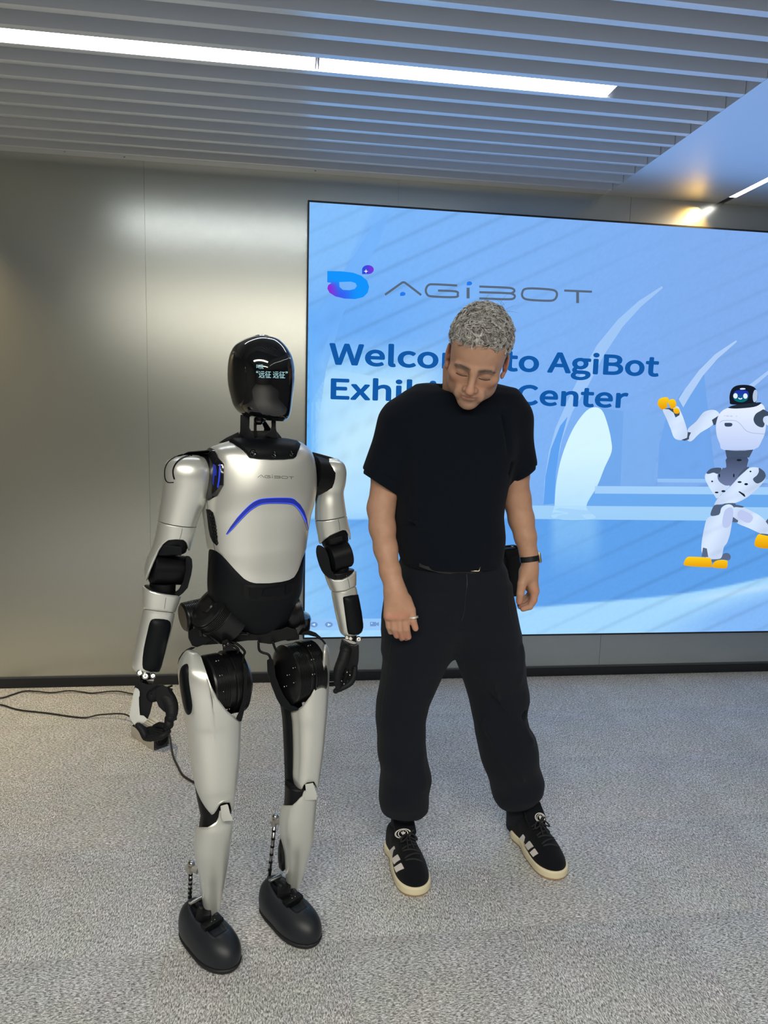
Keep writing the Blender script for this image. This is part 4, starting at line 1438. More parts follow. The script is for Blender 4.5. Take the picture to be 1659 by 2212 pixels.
MB().lathe(P(*ZP([(1190, 330)])[0], 1.98), nrm((.1, -.1, 1)), [(.046, -.035), (.050, -.03), (.050, .0), (.046, .008), (.03, .012)], 40).done('hip_motor', M_rgloss, rob, smooth=True, sharp=30)
MB().ball(P(*ZP([(1190, 460)])[0], 1.95), .014).done('hip_motor', M_rgloss, rob, smooth=True)
for pts in ([(560, 560), (640, 590), (710, 660), (700, 700), (690, 780)], [(520, 560), (600, 600), (650, 640), (640, 680)], [(845, 560), (850, 640), (880, 670), (940, 690), (965, 740)], [(980, 560), (1010, 640), (1050, 690)], [(760, 500), (640, 500), (560, 560)]):
    MB().tube(crs([P(*q, 1.845) for q in ZP(pts)], 5), .0034, 10).done('hip_cable', M_rblack, rob, smooth=True)


def pins(lst, Y, name='motor_screw'):
    for x, y in lst:
        c = P(*ZP([(x, y)])[0], Y)
        MB().ball(c, .0024, 8).ball(c + (.006, .001, .001), .0018, 8).done(name, M_chrome, rob, smooth=True)


def motor(cx, cy, Y, rad, w, prof):
    c = P(cx, cy, Y)
    MB().lathe(c - LAT * w / 2, LAT, prof, 56).done('thigh_motor', M_fin, rob, smooth=True, sharp=30)


# left of the photo
R_, W_ = .086, .118
pr = [(.05, 0), (R_ - .004, .002)] + fins(R_ - .002, .006, .045) + [(R_ - .006, .047), (R_ - .006, .060), (R_ + .001, .061)] + fins(R_ + .001, .064, .098) + [(R_, .1), (R_ - .008, .104), (R_ - .03, W_), (.01, W_ + .002)]
motor(485, 1474, 1.875, R_, W_, pr)
pins([(435, 753), (470, 894), (482, 1054), (540, 1222)], 1.784)
plate('thigh_bracket', ZP([(490, 560), (540, 540), (590, 600), (620, 650), (500, 655)]), 1.80, .06, M_rblack, rob, bevel=.003)
for x, y in ((515, 605), (548, 585)): MB().ball(P(*ZP([(x, y)])[0], 1.798), .006).done('motor_screw', M_rgloss, rob, smooth=True)
plate('thigh_guard', ZP([(692, 775), (712, 778), (738, 830), (742, 900), (736, 1050), (715, 1200), (680, 1340), (660, 1338), (625, 1310), (650, 1260), (690, 1120), (705, 950), (700, 850)]), 1.80, .09, M_rgrey, rob, bevel=.004)
YL1 = 1.845
LT = [(416, 1400.5, 440, 1401, YL1 + .01), (402, 1403, 470, 1405, YL1 + .01), (389, 1420, 500, 1422, YL1 + .01), (384, 1440, 520, 1442, YL1 + .008), (386, 1474, 526, 1476, YL1 + .006), (391, 1508, 526, 1510, YL1 + .003), (398, 1545, 523, 1546, YL1), (402, 1565, 521.5, 1565, YL1), (406, 1600, 520, 1600, YL1 - .004),
      (411, 1637, 518, 1637, YL1 - .010), (419, 1685, 513.5, 1685, YL1 - .018), (425, 1706, 510, 1706, YL1 - .02), (436, 1732, 506.5, 1732, YL1 - .024), (452, 1764, 504, 1760, YL1 - .026)]
KT = [.7, .75, .85, .9, .95, .95, .95, .95, .95, .95, .95, .95, .95, .9]
tl = Loft([r + (k, 2.5, PHI) for r, k in zip(LT, KT)], m=6, N=96)
ttop = curve_fn([(383, 1438), (388, 1421), (395, 1409), (404, 1403), (412, 1402), (424, 1406), (433, 1414), (439, 1428), (445, 1450), (456, 1480), (471, 1510), (490, 1535), (506, 1548), (523, 1560)])
tbot = curve_fn([(424, 1712), (434, 1731), (445, 1749), (456, 1762), (462, 1759), (468, 1751), (475, 1739), (483, 1735), (498, 1734.5), (501, 1740), (505, 1751)])
th = tl.shell(top=ttop, bot=tbot, thick=.006, nt=80).done('thigh_shell', M_silver, rob, smooth=True, sharp=50)
bth = bvh_of(th)
patch('thigh_recess', bth, crs(ZP([(85, 850), (110, 800), (150, 780), (168, 810), (172, 950), (190, 1080), (204, 1180), (195, 1250), (170, 1275), (140, 1250), (110, 1150), (80, 960)]), 2, True), M_rgrey, rob, off=.0008, thick=.003, step=5, dome=.004)
line_patch('panel_step', bth, ZL([(345, 770), (372, 712), (420, 668), (480, 650), (535, 640)]), .9, M_silverd if False else M_silver, rob, off=.002)
# dark frame behind the shell, knee
kn = Loft([(412, 1560, 505, 1560, YL1 + .02, .8, 2.3, PHI), (420, 1637, 505, 1637, YL1 + .012, .8, 2.3, PHI), (421, 1690, 505, 1690, YL1, .85, 2.3, PHI), (427, 1728, 503, 1728, YL1 - .01, .85, 2.3, PHI), (434, 1760, 500, 1755, YL1 - .014, .8, 2.3, PHI), (440, 1786, 494, 1780, YL1 - .014, .7, 2.3, PHI)], m=5)
kn.solid(0, .01).done('knee_frame', M_rblack, rob, smooth=True)
MB().add([], []).tube([P(440, 1768, 1.84), P(486, 1766, 1.86)], .026, 24).done('knee_joint', M_rgloss, rob, smooth=True, sharp=35)
SL = [(429, 1738, 495.5, 1738, 1.824), (428, 1755, 498, 1757, 1.824), (425, 1775, 503, 1774, 1.824), (423, 1792, 502, 1792, 1.826), (418, 1826, 497.5, 1826, 1.832), (421.5, 1848, 495.5, 1848, 1.836), (427, 1876, 491, 1878, 1.842), (432, 1905, 486, 1905, 1.848), (437, 1945, 478.5, 1945, 1.852), (441, 1966, 474, 1966, 1.853), (449, 1976, 466, 1975, 1.853)]
sl = Loft([r + (.95, 2.4, PHI) for r in SL], m=6, N=96)
stop = curve_fn([(414, 1788), (425, 1787), (447, 1788), (457, 1783), (468, 1776), (474, 1764), (476.5, 1741), (478, 1739), (491, 1738), (493, 1741), (497, 1756), (504, 1768)])
sh = sl.shell(top=stop, thick=.005, nt=70).done('shin_shell', M_silver, rob, smooth=True, sharp=50)
bsh = bvh_of(sh)
line_patch('knee_tab_edge', bsh, ZL([(410, 704), (432, 800), (440, 830), (515, 826)]), .7, M_silverd, sh, off=.0005)
plate('knee_tab', ZL([(412, 702), (470, 686), (478, 700), (492, 762), (512, 800), (515, 826), (436, 832), (418, 800)]), 1.772, .02, M_silver, rob, bevel=.0015)
sl.solid(0, 0, off=-.007).done('shin_core', M_rblack, rob, smooth=True)

# right of the photo
pr2 = [(.01, -.002), (R_ - .03, 0), (R_ - .006, .012), (R_, .016)] + fins(R_, .02, .052) + [(R_ - .005, .053), (R_ - .005, .066), (R_ + .002, .067)] + fins(R_ + .002, .07, .105) + [(R_, .107), (R_ - .006, .11), (.05, .112)]
motor(645, 1452, 1.955, R_, W_, pr2)
pins([(1325, 605), (1358, 740), (1368, 884), (1180, 820), (1187, 962), (1123, 890), (1095, 1000)], 1.866)
plate('thigh_bracket', ZP([(1060, 480), (1180, 450), (1240, 500), (1240, 545), (1130, 560), (1080, 540)]), 1.88, .05, M_rblack, rob, bevel=.003)
plate('thigh_guard', ZP([(926, 745), (950, 728), (985, 738), (1000, 800), (1012, 900), (1050, 1000), (1100, 1100), (1160, 1180), (1235, 1215), (1225, 1232), (1150, 1238), (1062, 1190), (1020, 1120), (965, 980), (930, 850)]), 1.885, .08, M_rgrey, rob, bevel=.004)
plate('thigh_cap', ZP([(62, 780), (74, 725), (105, 675), (150, 638), (195, 616), (240, 616), (215, 634), (160, 660), (110, 710), (86, 760), (78, 800)]), 1.845, .09, M_rgrey, rob, bevel=.004)
plate('thigh_cap', ZP([(1248, 500), (1280, 468), (1340, 456), (1400, 478), (1460, 530), (1500, 580), (1492, 600), (1455, 555), (1400, 520), (1320, 500)]), 1.93, .08, M_rgrey, rob, bevel=.004)
YR1 = 1.935
RT = [(670, 1378, 690, 1380, YR1 + .012), (640, 1383, 702, 1387, YR1 + .012), (626, 1400, 709.5, 1400, YR1 + .01), (624, 1438, 711.5, 1438, YR1 + .008), (625, 1474, 711, 1474, YR1 + .006), (626, 1508, 709, 1508, YR1 + .003), (627, 1538, 707, 1538, YR1), (630, 1562, 704.5, 1562, YR1 - .002), (632, 1612, 700, 1612, YR1 - .008), (632, 1650, 695, 1650, YR1 - .012), (632, 1678, 691, 1678, YR1 - .016), (637, 1700, 687, 1698, YR1 - .02), (645, 1713, 684, 1708, YR1 - .02)]
tr = Loft([r + (1.05, 2.5, PHI) for r in RT], m=6, N=96)
ttop2 = curve_fn([(622, 1538), (629, 1536.5), (638, 1535), (653, 1525), (671, 1505), (689, 1474), (698, 1446), (701, 1420), (701, 1403), (697, 1388), (704, 1390), (712, 1402)])
tbot2 = curve_fn([(630, 1674), (634, 1692), (643, 1710), (648.5, 1712), (652, 1706), (656, 1697), (664, 1691.5), (679, 1689), (683, 1695), (687, 1703)])
th2 = tr.shell(top=ttop2, bot=tbot2, thick=.006, nt=80).done('thigh_shell', M_silver, rob, smooth=True, sharp=50)
bth2 = bvh_of(th2)
dk = Loft([(603, 1512, 652, 1515, YR1 + .03, 1.0, 2.6, PHI), (607, 1535, 655, 1535, YR1 + .03, 1.0, 2.6, PHI), (610, 1562, 660, 1562, YR1 + .028, 1, 2.6, PHI), (613.5, 1637, 662, 1637, YR1 + .02, 1, 2.6, PHI), (616, 1700, 664, 1700, YR1 + .012, .95, 2.6, PHI), (622, 1728, 668, 1724, YR1 + .008, .9, 2.6, PHI), (632, 1738, 664, 1732, YR1 + .005, .8, 2.4, PHI)], m=6)
dks = dk.solid(0, .006).done('thigh_inner_shell', M_rgrey, rob, smooth=True, label='charcoal inner side of the thigh')
line_patch('panel_seam', bvh_of(dks), ZL([(945, 345), (985, 420), (1010, 470)]), .6, M_rblack, dks, off=.0006)
MB().tube([P(630, 1728, 1.93), P(674, 1722, 1.945)], .024, 24).done('knee_joint', M_rgloss, rob, smooth=True, sharp=35)
SR = [(610, 1690, 684, 1692, 1.918), (609.5, 1714, 684.5, 1715, 1.918), (608, 1738, 683, 1736, 1.918), (603.5, 1764, 681, 1764, 1.92), (604, 1800, 677.5, 1804, 1.924), (613.5, 1840, 668.5, 1844, 1.93), (616, 1880, 657, 1884, 1.936), (619, 1914, 647, 1914, 1.94), (625, 1926, 640, 1926, 1.94)]
sr = Loft([r + (1.0, 2.4, PHI) for r in SR], m=6, N=96)
stop2 = curve_fn([(600, 1741), (608, 1740), (630, 1741), (640, 1733), (648, 1725), (655, 1720), (658, 1700), (660, 1694), (677, 1691), (681, 1703), (685, 1716)])
shr = sr.shell(top=stop2, thick=.005, nt=70).done('shin_shell', M_silver, rob, smooth=True, sharp=50)
sr.solid(0, 0, off=-.007).done('shin_core', M_rblack, rob, smooth=True)
plate('knee_tab', ZL([(1122, 520), (1188, 508), (1196, 530), (1212, 580), (1222, 620), (1218, 650), (1120, 655), (1112, 618), (1128, 580)]), 1.868, .02, M_silver, rob, bevel=.0015)
MB().lathe(P(613, 1838, 1.95), (0.05, .05, 1), [(.004, -.062), (.012, -.05), (.017, -.02), (.018, .01), (.014, .035), (.006, .045)], 24).done('calf_motor', M_fin, rob, smooth=True)

# push rods behind the calves
for (bx, by, sx_, sy_, lx_, ly_, Y) in ((413.5, 1866, 428, 1880, 409.5, 1954, 1.905), (595, 1765, 607, 1774, 580, 1908, 1.975)):
    t_, b_ = P(bx, by, Y), P(lx_, ly_, Y)
    MB().ball(t_, .0105, 14).done('rod_end', M_chrome, rob, smooth=True)
    MB().tube([t_ + (-.006, 0, -.006), t_ + (-.004, 0, -.026)], [.013, .009], 16).tube([t_ + (0, 0, -.012), P(sx_, sy_, Y - .01)], .010, 14).done('rod_bracket', mat('cast_grey', (.45, .43, .40), rough=.4, metal=.6) if 'cast_grey' not in bpy.data.materials else bpy.data.materials['cast_grey'], rob, smooth=True, sharp=40)
    MB().tube([t_ + (-.002, 0, -.02), b_], .0058, 14).done('push_rod', M_chrome, rob, smooth=True)
    for k in np.linspace(.12, .9, 7):
        c = (t_ + (-.002, 0, -.02)) * (1 - k) + b_ * k
        MB().lathe(c, b_ - t_, [(.0062, -.004), (.0062, .003)], 14).done('rod_mark', M_rblack, rob, smooth=True, sharp=30)
    MB().lathe(b_, (.6, -.8, .1), [(.011, -.006), (.011, .004), (.007, .006), (.005, .003), (.002, .004)], 18).done('rod_end', M_chrome, rob, smooth=True, sharp=35)
    MB().tube([b_, b_ + (.022, -.01, .004), b_ + (.030, -.012, -.012)], [.007, .007, .006], 12).done('rod_bracket', M_chrome, rob, smooth=True)


# ---- shoes of the robot
def robot_shoe(heel_px, toe_px, off=(0, 0)):
    h0, t0 = PZ(*heel_px, 0), PZ(*toe_px, 0)
    d = nrm(t0 - h0)
    s = np.array((-d[1], d[0], 0))
    o = h0 + d * off[0] + s * off[1]
    R = np.stack([d, s, (0, 0, 1)], 1)
    L = np.linalg.norm(t0 - h0)
    loc = lambda x, y, z: o + d * x + s * y + np.array((0, 0, z))
    lo, hi = np.minimum(loc(-.06, -.09, -.01), loc(L + .09, .09, 0)), np.maximum(loc(-.06, .09, .16), loc(L + .09, -.09, .16))
    lo, hi = np.minimum(lo, loc(-.06, .09, -.01)), np.maximum(hi, loc(L + .09, .09, .16))
    lo, hi = np.minimum(lo, loc(L + .09, -.09, -.01)), np.maximum(hi, loc(-.06, -.09, .16))
    lo = np.minimum(lo, loc(-.06, -.09, -.01))

    def body(F, g):
        F.u(F.ell(loc(L - .055, 0, .030), (.088 + g, .056 + g, .058 + g), R))
        F.u(F.ell(loc(L - .12, 0, .040), (.085 + g, .046 + g, .058 + g), R), .03)
        F.u(F.ell(loc(.045, 0, .050), (.060 + g, .042 + g, .072 + g), R), .03)
        F.u(F.box(loc(.03, 0, .05), (.040 + g, .036 + g, .05), .03, R), .02)
    F = Field(lo, hi, .0035)
    body(F, 0)
    F.sub(F.ell(loc(L * .42, 0, .135), (.068, .034, .062), R), .008)
    F.sub(F.box(loc(L * .72, 0, .112), (.022, .022, .035), .008, R), .006)
    F.sub(-(F.Z - .016) * -1 if False else (F.Z - .016) + 0 * F.X + 0 * F.Y)
    me = F.mesh()
    relax(me, 3)
    up_ = link('shoe', me, M_shoe, rob, label='dark grey rubber clog shoe')
    F = Field(lo, hi, .0035)
    body(F, .004)
    F.sub((F.Z - .001) + 0 * F.X + 0 * F.Y)
    F.d = np.maximum(F.d, (F.Z - .017) + 0 * F.X + 0 * F.Y)
    me = F.mesh()
    relax(me, 2)
    link('sole', me, M_shoesole, up_)
    return loc, L


for heel, toe, ank in (((412, 2012), (492, 2088), (462, 1985)), ((581, 1960), (668, 2035), (637, 1935))):
    loc, L = robot_shoe(heel, toe)
    a = loc(L * .38, 0, .085)
    MB().box((-.02, -.026, -.03), (.02, .026, .022), c=a).done('ankle_block', M_rblack, rob, bevel=.004)
    MB().lathe(loc(L * .56, 0, .078), nrm(loc(L * .56, 0, 0) - loc(L * .3, 0, -.10)), [(.024, -.04), (.024, 0), (.020, .004), (.014, .004), (.013, .001), (.008, .001), (.007, .005), (.001, .005)], 28).done('ankle_joint', M_rgloss, rob, smooth=True, sharp=30)
    for k in range(10):
        q = k / 10 * 2 * math.pi
        MB().ball(loc(L * .56 + .012, .017 * math.cos(q), .085 + .014 * math.sin(q)), .0016, 6).done('ankle_screw', M_chrome, rob, smooth=True)
    MB().tube([loc(L * .10, .006, .09), loc(L * .2, 0, .105), loc(L * .35, 0, .10)], .009, 12).done('ankle_bracket', M_rgrey, rob, smooth=True)
    MB().tube([loc(L * .16, .02, .112), loc(L * .16, -.02, .112)], .007, 12).done('ankle_pin', M_chrome, rob, smooth=True, sharp=40)
    MB().box((-.012, -.03, -.02), (.012, .03, .02), c=loc(L * .6, 0, .075), R=np.stack([nrm(loc(1, 0, 0) - loc(0, 0, 0)), nrm(loc(0, 1, 0) - loc(0, 0, 0)), (0, 0, 1)], 1)).done('ankle_block', M_rblack, rob, bevel=.003)

# ================================================================== POWER SUPPLY AND CABLES
M_psu = mat('psu_metal', (.62, .60, .56), rough=.35, metal=.8)
M_cable = mat('cable_rubber', (.012, .012, .014), rough=.5)
A_, B_, C_ = PZ(283, 1590, 0), PZ(332, 1622, 0), PZ(368, 1612, 0)
ex, ey = nrm(A_ - B_), nrm(C_ - B_)
Lx = np.linalg.norm(A_ - B_)
Ly = np.linalg.norm(C_ - B_)
ey = nrm(ey - ex * ey.dot(ex))
psu = empty('power_supply', tuple((A_ + C_) / 2), 'silver metal power supply box on the carpet behind the robot hand', 'power supply')
RR = np.stack([ex, ey, (0, 0, 1)], 1)
HH = .085
o = B_
MB().box((0, .001, .001), (Lx, Ly, .004), R=RR, c=o).box((0, 0, .001), (Lx, .0025, .052), R=RR, c=o).box((0, Ly - .0025, .001), (Lx, Ly, HH), R=RR, c=o).done('case', M_psu, psu, bevel=.0008)
MB().add([o + RR @ np.array(p) for p in [(0.004, .003, .004), (Lx - .004, .003, .004), (Lx - .004, Ly - .003, .004), (.004, Ly - .003, .004), (0.004, .003, .05), (Lx - .004, .003, .05), (Lx - .004, Ly - .003, HH - .004), (.004, Ly - .003, HH - .004)]],
          [(0, 1, 2, 3), (4, 7, 6, 5), (0, 4, 5, 1), (1, 5, 6, 2), (2, 6, 7, 3), (3, 7, 4, 0)]).done('grille_cover', M_rgloss, psu)
MB().box((Lx * .25, Ly * .25, HH - .012), (Lx * .95, Ly + .002, HH + .002), R=RR, c=o).done('top_cover', M_psu, psu, bevel=.001)
for k in range(3):
    MB().box((Lx * .25, Ly * (.35 + .2 * k), HH + .002), (Lx * .95, Ly * (.35 + .2 * k) + .006, HH + .004), R=RR, c=o).done('cover_rib', M_psu, psu, bevel=.001)
e = MB().box((-.003, .004, .002), (.001, Ly - .002, HH - .004), R=RR, c=o).done('end_panel', M_rgloss, psu, bevel=.0008)
fc_ = o + RR @ np.array((-.003, Ly * .5, HH * .5))
MB().lathe(fc_, -ex, [(.030, 0), (.030, .002), (.027, .002), (.026, 0), (.020, 0), (.019, .002), (.016, .002), (.015, 0), (.009, 0), (.008, .003), (.001, .003)], 28).done('fan_grille', M_rblack, psu, smooth=True, sharp=30)
for a, b in ((.008, .008), (Ly - .008, .008), (.008, HH - .012), (Ly - .008, HH - .012)):
    MB().ball(o + RR @ np.array((-.004, a, b)), .0025, 8).done('screw', M_chrome, psu, smooth=True)
for k in range(7):
    MB().box((Lx * (.3 + .08 * k), -.001, .060), (Lx * (.3 + .08 * k) + .006, .004, .07), R=RR, c=o).done('terminal', M_chrome, psu, bevel=.0005)


def cable(pts, r, label, name='power_cable', group='power cables on the carpet'):
    mb = MB()
    mb.tube(crs(pts, 8), r, 10)
    o = mb.done(name, M_cable, None, smooth=True)
    return tagk(o, label, 'cable', group)


g = lambda x, y, z=.006: PZ(x, y, z)
cable([g(-60, 1513), g(0, 1508), g(25, 1501), g(52, 1493), g(80, 1493.5, .01), g(112, 1496), g(150, 1492, .012), g(180, 1495), g(200, 1497), g(250, 1493, .012), g(287, 1499, .01), g(325, 1505), g(350, 1502), g(372, 1504)], .0038, 'thin black cable running along the skirting, the farther of the pair', group=None)
e_ = A_ + RR @ np.array((0, Ly * .6, .035))
cable([g(-60, 1529), g(-25, 1522), g(3, 1522.5), g(40, 1533), g(100, 1540), g(178, 1550), g(215, 1544, .015), g(270, 1543, .03), tuple(e_ + ex * .03), tuple(e_ - ex * .01)], .0038, 'thin black cable plugged into the left end of the power supply', group=None)
s_ = o + RR @ np.array((-.004, Ly * .85, .06))
cable([tuple(s_ + ex * .01), tuple(s_ - ex * .02), g(373, 1630, .02), g(384, 1655), g(393, 1672), g(404, 1681), g(420, 1690), g(440, 1698), g(470, 1712)], .0045, 'black cable running from the power supply towards the robot', group=None)

# ================================================================== PERSON
def skin_mat():
    m = mat('skin', (0.5, 0.3, 0.2), rough=0.52, spec=0.4, sub=0.12, bump=(420, 0.12))
    nt = m.node_tree
    a = nt.nodes.new('ShaderNodeAttribute')
    a.attribute_name = 'tone'
    n = nt.nodes.new('ShaderNodeTexNoise')
    n.inputs['Scale'].default_value = 38
    n.inputs['Detail'].default_value = 4
    tc = nt.nodes['Texture Coordinate']
    nt.links.new(tc.outputs['Object'], n.inputs['Vector'])
    mr = nt.nodes.new('ShaderNodeMapRange')
    mr.inputs[3].default_value = .82
    mr.inputs[4].default_value = 1.14
    nt.links.new(n.outputs['Fac'], mr.inputs[0])
    mx = nt.nodes.new('ShaderNodeVectorMath')
    mx.operation = 'SCALE'
    nt.links.new(a.outputs['Color'], mx.inputs[0])
    nt.links.new(mr.outputs[0], mx.inputs['Scale'])
    nt.links.new(mx.outputs[0], nt.nodes['Principled BSDF'].inputs['Base Color'])
    return m


M_skin = skin_mat()
M_tee = mat('black_jersey', (0.0030, 0.0055, 0.0110), rough=0.9, spec=0.12, sheen=0.03, bump=(900, 0.25))
M_trs = mat('charcoal_cotton', (0.0058, 0.0085, 0.0145), rough=0.85, spec=0.15, sheen=0.04, bump=(1300, 0.3))
M_hair = mat('grey_hair', (0.52, 0.505, 0.485), rough=0.45, spec=0.5, noise=(60, 0.35))
M_hairl = mat('silver_hair', (0.88, 0.86, 0.83), rough=0.4, spec=0.5, noise=(80, 0.25))
M_haird = mat('dark_grey_hair', (0.13, 0.12, 0.11), rough=0.5, noise=(60, 0.3))
M_lash = mat('dark_lashes', (0.035, 0.025, 0.02), rough=0.7)
M_suede = mat('black_suede', (0.004, 0.005, 0.008), rough=0.9, spec=0.15, sheen=0.05, bump=(1200, 0.4))
M_white = mat('white_leather', (0.80, 0.76, 0.73), rough=0.5)
M_cream = mat('cream_rubber', (0.80, 0.72, 0.50), rough=0.55)
M_gum = mat('gum_rubber', (0.42, 0.24, 0.13), rough=0.55)
M_lace = mat('black_lace', (0.012, 0.013, 0.016), rough=0.8)
M_belt = mat('black_leather', (0.01, 0.01, 0.011), rough=0.4)
M_buck = mat('brass_buckle', (0.80, 0.68, 0.48), rough=0.25, metal=1.0)
M_silverr = mat('silver_ring', (0.92, 0.90, 0.84), rough=0.4, metal=0.7)

man = empty('person', (0.66, 2.13, 0), 'grey haired man in black t-shirt and dark trousers looking down, hands hanging', 'person')
HYAW, HPIT, HROL = math.radians(-14), math.radians(29), math.radians(10)
cc, ss = math.cos, math.sin
_Rx = np.array([[1, 0, 0], [0, cc(HPIT), -ss(HPIT)], [0, ss(HPIT), cc(HPIT)]])
_Ry = np.array([[cc(HROL), 0, ss(HROL)], [0, 1, 0], [-ss(HROL), 0, cc(HROL)]])
_Rz = np.array([[cc(HYAW), -ss(HYAW), 0], [ss(HYAW), cc(HYAW), 0], [0, 0, 1]])
HM = _Rz @ _Ry @ _Rx
HO = np.array((0.512, 1.951, 1.658))
HS = 1.03
h2w = lambda l: HO + HM @ (np.asarray(l, float) * HS)
w2h = lambda w: (HM.T @ (np.asarray(w, float) - HO)) / HS


def sect(F, rows, n=2.4, rot=0.0):
    """body of stacked superellipse slices; rows: z, cx, cy, a, b"""
    r = np.array(sorted(rows), float)
    z = F.Z
    I = lambda k: np.interp(z.ravel(), r[:, 0], r[:, k]).astype(np.float32).reshape(z.shape)
    x, y = F.X - I(1), F.Y - I(2)
    c, s_ = math.cos(rot), math.sin(rot)
    x, y = x * c + y * s_, -x * s_ + y * c
    a, b = I(3), I(4)
    q = (np.abs(x / a) ** n + np.abs(y / b) ** n) ** (1 / n)
    d = (q - 1) * np.minimum(a, b) * (.55 + .45 * np.minimum(1, b / a))
    zc = np.maximum(z - r[-1, 0], r[0, 0] - z)
    return np.maximum(d, zc)


def rowp(xl, xr, y, Y, k, yr=None, dx=0):
    a, b = P(xl, y, Y), P(xr, yr or y, Y)
    c = (a + b) / 2
    h = np.linalg.norm(b - a) / 2
    return (c[2], c[0], Y, h, h * k)


def add_tone(me, fn):
    n = len(me.vertices)
    co = np.zeros(n * 3, np.float32)
    me.vertices.foreach_get('co', co)
    c = fn(co.reshape(-1, 3))
    a = me.color_attributes.new('tone', 'FLOAT_COLOR', 'POINT')
    a.data.foreach_set('color', np.concatenate([c, np.ones((n, 1))], 1).astype(np.float32).ravel())


SK = np.array((0.52, 0.300, 0.205))


def blend(c, t, w):
    return c * (1 - w[:, None]) + np.array(t) * w[:, None]


# ---- head and neck, worked in the head's own frame (x right, -y face, z up)
F = Field((-.115, -.15, -.20), (.115, .15, .155), .0021)
E = F.ell
F.u(E((0, .012, .045), (.076, .096, .087)))
F.u(E((0, -.045, .048), (.064, .048, .055)), .03)
F.u(E((0, -.022, -.015), (.066, .067, .085)), .03)
F.u(E((0, -.030, -.066), (.054, .050, .040)), .03)
F.u(E((0, -.074, -.094), (.024, .019, .020)), .03)
for s in (-1, 1):
    F.u(E((s * .050, -.010, -.060), (.014, .032, .024)), .025)
    F.u(E((s * .046, -.060, -.020), (.022, .020, .016)), .024)
    F.u(F.cone((s * .010, -.0920, .0115), (s * .046, -.082, .0130), .0085, .0075), .012)
    F.sub(E((s * .029, -.100, -.003), (.019, .0145, .0115)), .010)
    F.u(E((s * .031, -.0785, -.0045), (.0155, .0130, .0100)), .005)
    F.sub(F.cone((s * .018, -.094, -.0115), (s * .044, -.085, -.0105), .0016, .0012), .003)
F.u(F.cone((0, -.088, .012), (0, -.111, -.034), .0075, .0095), .014)
F.u(F.ell((0, -.1165, -.040), (.0125, .0115, .0105)), .008)
for s in (-1, 1):
    F.u(E((s * .0138, -.1015, -.0420), (.0072, .0110, .0068)), .006)
    F.sub(E((s * .0075, -.1100, -.0505), (.0040, .0055, .0035)), .003)
    F.sub(F.cone((s * .022, -.100, -.040), (s * .033, -.090, -.064), .0012, .0010), .006)
    F.u(E((s * .030, -.083, -.064), (.012, .010, .016)), .012)
F.u(E((0, -.090, -.057), (.026, .012, .014)), .014)
F.u(E((0, -.0985, -.0605), (.0225, .0085, .0048)), .004)
F.u(E((0, -.0975, -.0695), (.0190, .0090, .0056)), .004)
F.sub(F.cone((-.024, -.0985, -.0645), (0, -.1085, -.0652), .0014, .0022), .0022)
F.sub(F.cone((.024, -.0985, -.0645), (0, -.1085, -.0652), .0014, .0022), .0022)
F.sub(E((0, -.104, -.080), (.020, .008, .0055)), .008)
for s in (-1, 1):
    c, sn = math.cos(.25 * s), math.sin(.25 * s)
    Re = np.array([[c, -sn, 0], [sn, c, 0], [0, 0, 1]]) @ np.array([[1, 0, 0], [0, .97, -.2], [0, .2, .97]])
    F.u(E((s * .0815, .016, -.004), (.0065, .0185, .0325), Re), .006)
    F.sub(E((s * .0885, .012, .002), (.005, .0105, .020), Re), .004)
    F.u(E((s * .0790, .008, -.008), (.005, .006, .008)), .004)
    F.u(E((s * .078, .006, -.034), (.006, .009, .010)), .006)
nb_ = w2h(P(1003, 872, 2.085))
F.u(F.cone((0, .030, -.045), nb_ * .55 + np.array((0, .030, -.045)) * .45, .057, .058), .02)
F.u(F.cone(w2h(P(984, 880, 2.06)), w2h(P(984, 800, 2.03)), .040, .036), .02)
F.u(F.cone((0, -.012, -.080), nb_ * .5 + np.array((0, .0, -.08)) * .5, .036, .045), .025)
me = F.mesh()
co = relax(me, 2, .5)


def head_tone(v):
    c = np.tile(SK, (len(v), 1))
    x, y, z = v[:, 0], v[:, 1], v[:, 2]
    g = lambda cx, cy, cz, rx, ry, rz: np.exp(-(((x - cx) / rx) ** 2 + ((y - cy) / ry) ** 2 + ((z - cz) / rz) ** 2))
    front = (y < -.05)
    c = blend(c, (.40, .16, .12), .75 * g(0, -.10, -.0650, .022, .02, .0068) * front)
    for s in (-1, 1):
        c = blend(c, (.56, .24, .17), .45 * g(s * .045, -.07, -.03, .022, .03, .018))
        c = blend(c, (.55, .20, .15), .6 * g(s * .083, .014, -.004, .012, .03, .04))
        c = blend(c, (.20, .11, .085), .55 * g(s * .029, -.09, .000, .018, .02, .009))  # eye socket shade painted into the skin tone
        c = blend(c, (.10, .07, .055), .62 * np.exp(-((z - (.0115 + .004 * (1 - ((np.abs(x) - .030) / .022) ** 2))) / .0048) ** 2) * (np.abs(np.abs(x) - .030) < .021) * front * .8)
    c = blend(c, (.60, .26, .19), .5 * g(0, -.118, -.041, .016, .02, .014))
    st_ = np.clip(1 - np.abs(z + .085) / .045, 0, 1) * (y < .0)
    c = blend(c, (.33, .22, .17), .38 * st_ * (1 - g(0, -.10, -.069, .026, .02, .008)))
    return c


add_tone(me, head_tone)
w = np.array([h2w(p) for p in co], np.float32)
me.vertices.foreach_set('co', w.ravel())
parts = [me]


# ---- arms with their hands
def arm(pts, rad, hand_fn, lo, hi, res=.0022):
    F = Field(lo, hi, res)
    for i in range(len(pts) - 1):
        F.u(F.cone(pts[i], pts[i + 1], rad[i], rad[i + 1]), .018)
    hand_fn(F)
    me = F.mesh()
    relax(me, 2, .5)
    return me


